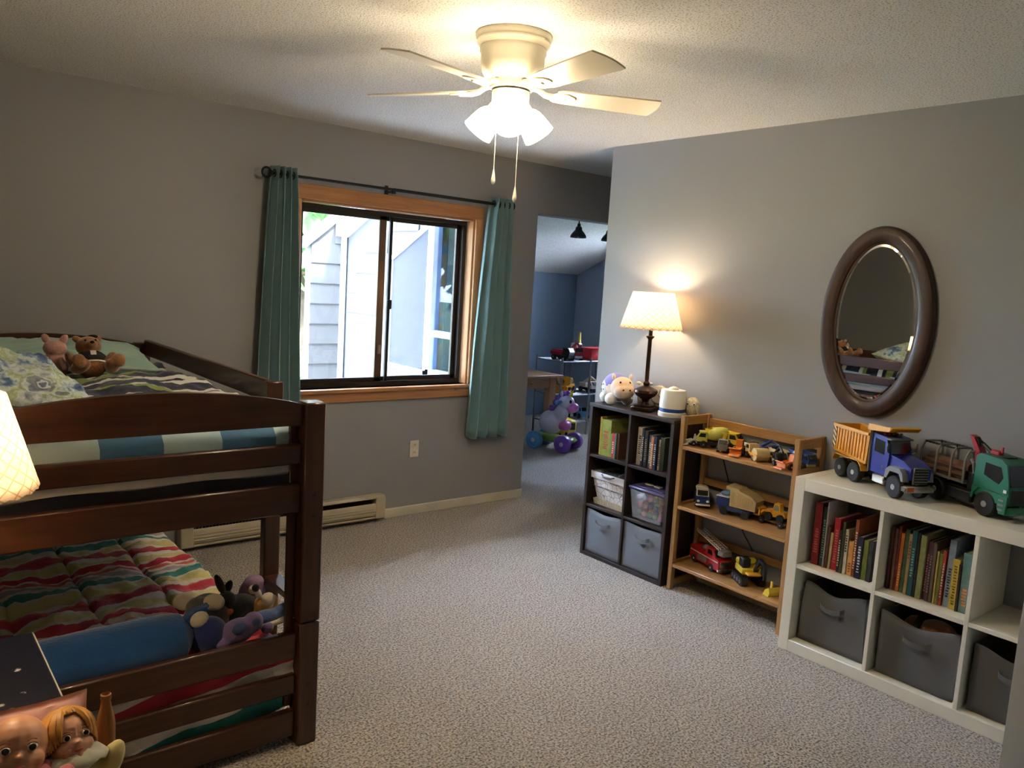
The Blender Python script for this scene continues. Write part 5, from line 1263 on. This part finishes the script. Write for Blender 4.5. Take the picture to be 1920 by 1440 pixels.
def loader(label, loc, rz, body, k_=1.0, group=None, hubm=None):
    t = thing('toy_loader', label, 'toy truck', loc, rz, group); s_ = k_
    for x in (-.035*s_, .035*s_): [wheel(t, x, q_*.028*s_, .022*s_, .016*s_, hubm or body) for q_ in (-1, 1)]
    q = G(); q.prism([(p[0]*s_, p[1]*s_) for p in [(-.055, .025), (.05, .02), (.055, .035), (.02, .052), (-.05, .058), (-.058, .045)]], 'y', -.022*s_, .022*s_); obj('body', q, body, t)
    q = G(); q.prism([(p[0]*s_, p[1]*s_) for p in [(-.03, .052), (.018, .05), (.01, .098), (-.022, .098)]], 'y', -.02*s_, .02*s_); c = obj('cab', q, body, t)
    for q_ in (-1, 1): obj('cab_window', G().prism([(p[0]*s_, p[1]*s_) for p in [(-.022, .062), (.012, .06), (.005, .09), (-.017, .09)]], 'y', q_*.0198*s_, q_*.0208*s_), pm('toy_window_grey', (140, 150, 140), .2), c)
    q = G()
    for q_ in (-1, 1): q.prism([(p[0]*s_, p[1]*s_) for p in [(.02, .05), (.03, .058), (.075, .05), (.09, .03), (.08, .026), (.065, .042), (.03, .045)]], 'y', q_*.020*s_, q_*.026*s_)
    obj('lift_arm', q, body, t)
    q = G(); q.prism([(p[0]*s_, p[1]*s_) for p in [(.085, .012), (.125, .010), (.122, .016), (.095, .02), (.092, .045), (.115, .055), (.112, .06), (.085, .05)]], 'y', -.036*s_, .036*s_); obj('bucket', q, body, t)
    return t
loader('yellow toy loader riding on the toy trailer, middle oak board', (3.505, 2.11, .4935), heading(-.05, .99), M_YEL, .9, None, M_TBLK)

# --- top oak board z=.7905 : a jumble of small construction toys
TG = 'construction toys on the top oak board'
def mini(name, label, x, y, rz, kind, m1, m2, s=1.0, z=.7905):
    t = thing(name, label, 'toy truck', (x, y, z), rz, TG)
    for wx in (-.03*s, .032*s): [wheel(t, wx, q_*.024*s, .014*s, .012*s, M_TGREY, seg=16) for q_ in (-1, 1)]
    obj('chassis', G().box(-.05*s, .055*s, -.02*s, .02*s, .012*s, .026*s, .002), m2, t)
    q = G(); q.prism([(p[0]*s, p[1]*s) for p in [(.018, .024), (.058, .024), (.06, .042), (.048, .062), (.02, .062)]], 'y', -.022*s, .022*s); c = obj('cab', q, m1 if kind != 'pickup' else m2, t)
    obj('windscreen', G().prism([(p[0]*s, p[1]*s) for p in [(.0595, .044), (.049, .060), (.051, .0615), (.062, .0445)]], 'y', -.018*s, .018*s), M_TGLASS, c)
    for q_ in (-1, 1): obj('side_window', G().prism([(p[0]*s, p[1]*s) for p in [(.026, .042), (.052, .042), (.045, .057), (.026, .057)]], 'y', q_*.0218*s, q_*.0228*s), M_TGLASS, c)
    if kind == 'dump':
        q = G(); q.add([(x_*s, y_*s, z_*s) for x_, y_, z_ in [(-.055, -.022, .03), (.012, -.022, .03), (.012, .022, .03), (-.055, .022, .03), (-.066, -.03, .066), (.018, -.03, .062), (.018, .03, .062), (-.066, .03, .066)]], [(0, 1, 2, 3)]+[(i, (i+1) % 4, 4+(i+1) % 4, 4+i) for i in range(4)])
        o = obj('tipper', q, m1, t); mod_solid(o, .003)
    elif kind == 'mixer':
        q = G(); q.lathe([(.012*s, -.04*s), (.024*s, -.02*s), (.028*s, .0), (.02*s, .03*s), (.01*s, .045*s)], 18, M=Matrix.Translation((-.018*s, 0, .055*s)) @ Matrix.Rotation(-1.2, 4, 'Y')); obj('drum', q, m1, t)
    elif kind == 'roller':
        q = G(); q.lathe([(.026*s, -.03*s), (.028*s, -.028*s), (.028*s, .028*s), (.026*s, .03*s)], 24, M=Matrix.Translation((-.045*s, 0, .03*s)) @ Matrix.Rotation(PI/2, 4, 'X')); obj('drum', q, m1, t)
        q = G(); q.box(-.08*s, .0, -.036*s, -.031*s, .026*s, .034*s, .001); q.box(-.08*s, .0, .031*s, .036*s, .026*s, .034*s, .001); obj('yoke', q, m2, t)
    elif kind == 'pickup':
        q = G(); q.box(-.055*s, .016*s, -.023*s, .023*s, .026*s, .042*s, .003); q.box(-.05*s, .012*s, -.018*s, .018*s, .042*s, .05*s, .002); obj('cargo_box', q, m1, t)
    elif kind == 'crane':
        q = G(); q.box(-.05*s, .0, -.02*s, .02*s, .026*s, .05*s, .004); q.tube([(-.03*s, 0, .05*s), (.02*s, 0, .085*s), (.06*s, 0, .07*s)], [.008*s, .007*s, .005*s], 8); obj('crane', q, m1, t)
    return t
M_TLIME = pm('toy_lime', (196, 196, 90), .4)
loader('small white toy loader at the bookcase end of the top oak board', (3.42, 2.575, .7905), heading(-.7, .35), M_TWHT, .62, TG)
mini('toy_mixer', 'lime and black toy mixer truck near the bookcase end of the top oak board', 3.455, 2.50, heading(-.5, .6), 'mixer', M_TLIME, M_TBLK, 1.35)
mini('toy_dumper', 'bright yellow toy dumper with its tipper raised on the top oak board', 3.505, 2.455, heading(.2, -.95), 'dump', M_YEL2, M_TBLK, 1.45)
mini('toy_pickup', 'blue toy pickup next to the yellow dumper on the top oak board', 3.435, 2.405, heading(-.8, -.4), 'pickup', M_TDKB, M_TGREY, 1.1)
loader('orange slotted toy loader in the middle of the top oak board', (3.44, 2.318, .7905), heading(-.85, -.3), M_TORG, .8, TG)
mini('toy_pickup', 'white toy pickup against the back rail of the top oak board', 3.525, 2.33, heading(0, -1), 'pickup', M_TWHT, M_TBLK, 1.0)
mini('toy_crane_truck', 'navy toy crane truck behind the yellow roller on the top oak board', 3.525, 2.215, heading(.05, -1), 'crane', M_TDKB, M_TGREY, 1.05)
mini('toy_roller', 'yellow toy road roller with a grey drum on the top oak board', 3.43, 2.215, heading(.5, .85), 'roller', M_TTAN, M_YEL, 1.15)
mini('toy_dumper', 'cream toy dumper beside the road roller on the top oak board', 3.50, 2.115, heading(-.2, -1), 'dump', M_TTAN, M_TBLK, .95)
mini('toy_wrecker', 'black and white toy wrecker toward the mirror end of the top oak board', 3.425, 2.09, heading(-.6, -.75), 'crane', M_TBLK, M_TWHT, 1.05)
loader('orange toy loader by the last post of the top oak board', (3.40, 1.995, .7905), heading(-.9, .25), M_TORG, .72, TG)
mini('toy_dumper', 'tan cabbed toy dumper with a blue tipper ending the top oak board', 3.505, 2.0, heading(-.35, -.9), 'dump', M_TDKB, M_TTAN, 1.15)

# ------------------------------------------------------------------ things on the dark bookcase
zt = dz+.0005
M_HIPW = pm('white_plush', (226, 222, 214), .95, bump=(120, .35, .005), sheen=.4); M_HIPV = pm('violet_plush', (130, 126, 196), .95, bump=(120, .35, .005), sheen=.4); M_HIPP = pm('peach_plush', (226, 202, 176), .95, bump=(120, .35, .005), sheen=.4)
hp = thing('plush_hippo', 'white and violet plush hippo at the doorway end of the dark bookcase', 'plush toy', (3.435, 3.172, zt), heading(-.45, -.88)); hp.scale = (1.22, 1.25, 1.25)
q = G(); q.ell((-.03, 0, .078), (.07, .058, .060)); q.ell((.055, 0, .085), (.052, .056, .052)); q.ell((.085, 0, .072), (.036, .05, .036)); b = obj('body', q, M_HIPP, hp); mod_blob(b, .005, 4)
q = G(); q.ell((-.035, 0, .088), (.071, .0585, .057)); obj('jacket', q, M_HIPV, hp)
for s in (-1, 1):
    obj('belly_patch', G().ell((-.045, s*.045, .075), (.036, .018, .036)), M_HIPW, hp)
    obj('foot', G().ell((.02, s*.04, .028), (.032, .028, .028)), M_HIPW, hp); obj('foot', G().ell((-.075, s*.036, .026), (.03, .026, .026)), M_HIPW, hp)
    obj('eye', G().ell((.088, s*.022, .112), (.006, .006, .007)), M_BLKP, hp); obj('nostril', G().ell((.118, s*.016, .082), .004), M_BLKP, hp); obj('ear', G().ell((.045, s*.042, .135), (.012, .009, .014)), M_HIPP, hp)
    for dx_, dz_ in ((-.055, .085), (-.035, .065), (-.06, .062), (-.035, .09)): obj('spot', G().ell((dx_, s*.0625, dz_), (.004, .002, .004)), pm('olive_spot', (96, 100, 60), .9), hp)
an = thing('plush_sheep', 'small silvery grey plush perched behind the bronze lamp', 'plush toy', (3.50, 3.03, zt), heading(-.8, -.6))
q = G(); q.ell((0, 0, .05), (.038, .036, .05)); q.ell((.01, 0, .115), (.032, .03, .032)); b = obj('body', q, pm('silver_plush', (190, 186, 180), .8, bump=(120, .4, .005)), an); mod_blob(b, .005, 3)
for s in (-1, 1): obj('ear', G().ell((.0, s*.034, .14), (.009, .016, .010)), M_HIPW, an); obj('eye', G().ell((.04, s*.012, .12), .004), M_BLKP, an)
cl = thing('desk_clock', 'round cream alarm clock leaning by the wall behind the bronze lamp', 'clock', (3.548, 2.955, zt), heading(-1, -.2))
M = Matrix.Translation((0, 0, .082)) @ Matrix.Rotation(PI/2, 4, 'Y')
obj('case', G().lathe([(.052, -.012), (.055, -.008), (.055, .010), (.05, .014)], 30, M=M), pm('cream_case', (222, 206, 170), .4), cl)
obj('face', G().lathe([(.046, .0138), (.046, .0152)], 30, M=M), M_TWHT, cl)
for s in (-1, 1): obj('foot', G().cyl((0, s*.028, 0), (0, s*.022, .036), .006, seg=8), M_TCHR, cl)
for a, l_ in ((.4, .034), (2.2, .026)): obj('hand', G().cyl((.016, 0, .082), (.016, math.sin(a)*l_, .082+math.cos(a)*l_), .0015, seg=6), M_BLKP, cl)
pkb = thing('toy_bird', 'small pink toy bird with a red bow by the wall behind the humidifier', 'toy', (3.545, 2.868, zt), heading(-.9, .4))
q = G(); q.ell((0, 0, .05), (.028, .026, .05)); q.ell((.006, 0, .112), (.025, .024, .024)); b = obj('body', q, pm('toy_pink', (226, 130, 140), .5), pkb); mod_blob(b, .004, 3)
obj('beak', G().lathe([(.008, 0), (.001, .016)], 10, M=Matrix.Translation((.026, 0, .108)) @ Matrix.Rotation(PI/2, 4, 'Y')), M_TWHT, pkb)
q = G(); q.ell((.01, .022, .128), (.008, .014, .010), (.5, 0, 0)); q.ell((.01, .042, .122), (.008, .014, .010), (-.5, 0, 0)); obj('bow', q, M_TRED, pkb)
hu = thing('humidifier', 'white humidifier with a blue band on the dark bookcase', 'humidifier', (3.425, 2.755, zt), heading(-1, 0)); hu.scale = (1.12, 1.12, 1.1)
obj('base', G().lathe([(.066, 0), (.068, .006), (.068, .02), (.062, .024)], 40), M_TWHT, hu); obj('band', G().lathe([(.0615, .024), (.0615, .042)], 40), pm('cobalt_band', (36, 78, 150), .4), hu)
obj('tank', G().lathe([(.063, .042), (.0635, .06), (.061, .125), (.058, .132), (.03, .134)], 40), pm('white_tank', (236, 232, 222), .35, var=.02), hu)
obj('nozzle', G().lathe([(.024, .134), (.022, .142), (.008, .148), (.002, .149)], 24), M_TWHT, hu)
gb = thing('toy_globe', 'pale freckled round toy with googly eyes by the oak shelf end', 'toy', (3.515, 2.69, zt), heading(-.9, -.4))
q = G(); q.ell((0, 0, .055), (.046, .044, .055)); b = obj('body', q, pm('freckled_cream', (204, 196, 168), .6, var=.35, vs=70), gb)
for s in (-1, 1): o = obj('eye', G().ell((.036, s*.018, .075), .008), M_TWHT, gb); obj('pupil', G().ell((.043, s*.018, .076), .004), M_BLKP, o)
obj('cable', G().tube([(.05, .03, .06), (.055, .045, .03), (.05, .04, .004), (.03, -.02, .003), (.04, -.055, .003)], .002, 6), M_TWHT, gb)
for i in range(2): obj('foot', G().ell((.03, -.03+.06*i, .008), (.016, .012, .008)), M_TWHT, gb)
# ------------------------------------------------------------------ playroom contents
M_PINE = wood('pine_table_wood', (176, 132, 88), (146, 104, 66), 0, .5); M_PINEZ = wood('pine_table_leg', (176, 132, 88), (146, 104, 66), 2, .5)
tbl = thing('play_table', 'pine play table seen through the doorway', 'table', (5.0, 6.15, 0))
wobj('top', G().box(4.35, 5.50, 5.83, 6.5, .672, .70, .004), M_PINE, tbl)
for x in (4.40, 5.36):
    for y in (5.87, 6.38): wobj('leg', G().box(x, x+.085, y, y+.085, 0, .672, .004), M_PINEZ, tbl)
wobj('apron', G().box(4.485, 5.36, 5.885, 5.91, .565, .672, .002), M_PINE, tbl)
wobj('apron', G().box(5.42, 5.44, 5.955, 6.38, .565, .672, .002), M_PINE, tbl)
for x in (4.75, 5.12): wobj('knob', G().ell((x, 5.875, .62), .014), M_PINEZ, tbl)
# ride-on unicorn
M_UW = pm('pearl_white_plastic', (206, 204, 220), .3, coat=.3); M_UPK = pm('orchid_pink_plastic', (208, 112, 180), .35); M_UPU = pm('violet_plastic', (122, 84, 178), .35); M_UTL = pm('sky_plastic', (90, 160, 206), .35); M_UGR = pm('lime_base_plastic', (120, 148, 62), .4)
un = thing('ride_on_unicorn', 'white and violet ride-on unicorn standing on wheels by the play table', 'ride-on toy', (5.27, 5.64, 0), heading(.35, -.93), )
q = G(); q.ell((-.06, 0, .26), (.13, .10, .12)); q.ell((.04, 0, .36), (.075, .07, .12), (0, .35, 0)); q.ell((.09, 0, .47), (.085, .075, .075)); b = obj('body', q, M_UW, un); mod_blob(b, .01, 5)
obj('muzzle', G().ell((.165, 0, .43), (.055, .062, .05)), M_UPK, un); obj('chest', G().ell((.09, 0, .24), (.06, .08, .055)), M_UPK, un)
q = G()
for i in range(7): q.ell((.09-.03*i, .01*(-1)**i, .555-.018*i*i*.35), (.034, .03, .034))
obj('mane', q, M_UPU, un); obj('horn', G().lathe([(.022, 0), (.002, .07)], 14, M=Matrix.Translation((.13, 0, .54)) @ Matrix.Rotation(.4, 4, 'Y')), M_YEL2, un)
q = G(); q.cyl((.06, -.15, .48), (.06, .15, .48), .016); hb = obj('handlebar', q, M_UTL, un)
for s in (-1, 1):
    obj('grip', G().ell((.06, s*.14, .48), (.026, .03, .026)), M_UTL, hb); obj('eye', G().ell((.155, s*.045, .49), (.012, .012, .018)), M_BLKP, un); obj('ear', G().ell((.06, s*.055, .555), (.014, .018, .03)), M_UW, un)
obj('base', G().box(-.24, .20, -.10, .10, .075, .13, .03), M_UGR, un)
for x in (-.17, .14):
    for s in (-1, 1): wheel(un, x, s*.13, .085, .06, M_UW, M_UTL if x < 0 else M_UPU)
# toy on the table
tt = thing('stacking_toy', 'turquoise based toy with a green figure on the play table', 'toy', (5.02, 5.96, .701))
obj('base', G().lathe([(.085, 0), (.09, .02), (.075, .05)], 24), M_UTL, tt)
q = G(); q.tube([(.03, 0, .05), (.05, .0, .13), (.04, 0, .22), (.06, 0, .30)], [.03, .026, .022, .018], 10); q.ell((.065, 0, .32), (.03, .028, .028)); obj('figure', q, pm('mint_plastic', (90, 176, 120), .4), tt)
q = G(); q.ell((-.03, 0, .12), (.03, .03, .08)); obj('figure', q, M_UPK, tt); q = G(); q.ell((.0, -.04, .11), (.02, .02, .06)); obj('figure', q, M_TORG, tt)
# yellow bus
bus = thing('toy_bus', 'yellow toy school bus parked on the playroom floor', 'toy bus', (5.72, 6.02, 0), heading(-.3, -.95))
for x in (-.10, .10): [wheel(bus, x, s*.07, .035, .03) for s in (-1, 1)]
q = G(); q.box(-.17, .17, -.075, .075, .03, .22, .018); bd_ = obj('body', q, M_YEL2, bus)
obj('windscreen', G().box(.169, .1725, -.055, .055, .12, .19, .004), M_TGLASS, bd_); obj('bumper', G().box(.168, .185, -.07, .07, .03, .05, .004), M_TBLK, bd_)
for s in (-1, 1):
    obj('headlight', G().ell((.171, s*.045, .08), (.006, .016, .016)), M_TGLASS, bd_)
    for i in range(3): obj('side_window', G().box(-.13+i*.09, -.06+i*.09, s*.0745, s*.0765, .13, .19, .002), M_TGLASS, bd_)
# wire rack
M_WIRE = pm('chrome_wire', (150, 152, 156), .3, metal=.8)
rk = thing('wire_rack', 'chrome wire rack full of toys in the playroom corner', 'shelf rack', (6.0, 6.3, 0))
rx0, rx1, ry0, ry1 = 5.70, 6.62, 6.08, 6.48
for x in (rx0, 6.12, rx1):
    for y in (ry0, ry1): wobj('upright', G().cyl((x, y, 0), (x, y, .84), .012, seg=8), M_WIRE, rk)
for z in (.14, .44, .80):
    q = G()
    for y in (ry0, ry1): q.cyl((rx0, y, z), (rx1, y, z), .007, seg=6)
    for x in (rx0, rx1): q.cyl((x, ry0, z), (x, ry1, z), .007, seg=6)
    f = wobj('shelf_frame', q, M_WIRE, rk)
    for i in range(1, 14): y = ry0+i*(ry1-ry0)/14; wobj('shelf_wire', G().cyl((rx0, y, z), (rx1, y, z), .003, seg=5), M_WIRE, f)
RG = 'toys on the wire rack'
def rt_mini(name, label, x, y, z, rz, kind, m1, m2, s):
    t = mini(name, label, x, y, rz, kind, m1, m2, s, z); t['group'] = RG
rt_mini('toy_truck', 'dark red toy truck at the top of the wire rack near its corner', 5.80, 6.2, .808, -1.4, 'pickup', M_TRED, M_TBLK, 2.2)
rt_mini('toy_truck', 'red and white toy truck in the middle of the wire rack top', 5.98, 6.2, .808, -1.9, 'crane', M_TRED, M_TWHT, 2.2)
fb_ = thing('toy_boat', 'blue toy tug boat with a yellow mast on top of the wire rack', 'toy boat', (6.13, 6.32, .808), .2, RG)
q = G(); q.prism([(-.14, 0), (.12, 0), (.18, .09), (-.16, .08)], 'y', -.07, .07); obj('hull', q, M_UTL, fb_); obj('wheelhouse', G().box(-.06, .04, -.045, .045, .085, .17, .008), M_TWHT, fb_)
for s in (-1, 1): obj('porthole', G().box(-.045, .025, s*.0445, s*.0465, .12, .155), M_TGLASS, fb_)
obj('mast', G().prism([(.03, .16), (.06, .16), (.045, .29), (.035, .29)], 'y', -.01, .01), M_YEL2, fb_)
bx_ = thing('toy_crate', 'bright red toy wagon box on top of the wire rack', 'toy box', (6.33, 6.2, .808), 0, RG)
o = obj('box', tub(-.17, .17, -.08, .08, .0, .012, .012, .13), M_TRED, bx_); mod_solid(o, .006); obj('badge', G().prism([(-.01, .06), (0, .045), (.01, .06), (.006, .075), (-.006, .075)], 'y', -.093, -.088), M_TWHT, bx_)
loader('yellow toy loader on the wire rack middle shelf', (5.92, 6.2, .448), heading(-.9, -.4), M_YEL, 1.7, RG)
rt_mini('toy_truck', 'yellow toy dumper on the wire rack middle shelf beside the loader', 6.02, 6.34, .448, -2.0, 'dump', M_YEL, M_TBLK, 2.2)
rt_mini('toy_truck', 'white cabbed black toy truck on the wire rack middle shelf', 6.22, 6.2, .448, -1.6, 'crane', M_TWHT, M_TBLK, 2.0)
rt_mini('toy_truck', 'yellow and blue toy truck at the end of the wire rack middle shelf', 6.38, 6.2, .448, -1.3, 'dump', M_YEL, M_UTL, 1.9)
rt_mini('toy_truck', 'blue toy car on the lowest shelf of the wire rack', 6.22, 6.27, .148, -2.0, 'pickup', M_UTL, M_UTL, 2.1)
rt_mini('toy_truck', 'dark grey toy truck on the lowest shelf of the wire rack', 5.9, 6.25, .148, -2.6, 'pickup', M_TBLK, M_TGREY, 2.4)
# pendants
for i, (x, lab) in enumerate(((5.25, 'black metal pendant lamp hanging in view of the doorway'), (5.66, 'black metal pendant lamp half hidden by the wall corner'))):
    y = 5.5; zc = pz(y)
    pl = thing('pendant_lamp', lab, 'pendant lamp', (x, y, 2.045), 0, 'black playroom pendants')
    obj('cord', G().cyl((0, 0, .10), (0, 0, zc-2.045), .006, seg=8), M_BLACK, pl)
    o = obj('lamp_shade', G().lathe([(.075, 0), (.07, .022), (.05, .05), (.032, .07), (.028, .095), (.016, .105), (.012, .13)], 28, cap=False), M_BLACK, pl); mod_solid(o, .004)
    obj('socket', G().cyl((0, 0, .05), (0, 0, .1), .018), M_BLACK, pl); obj('bulb', G().ell((0, 0, .03), (.024, .024, .03)), pm('unlit_bulb', (220, 220, 214), .2), pl)
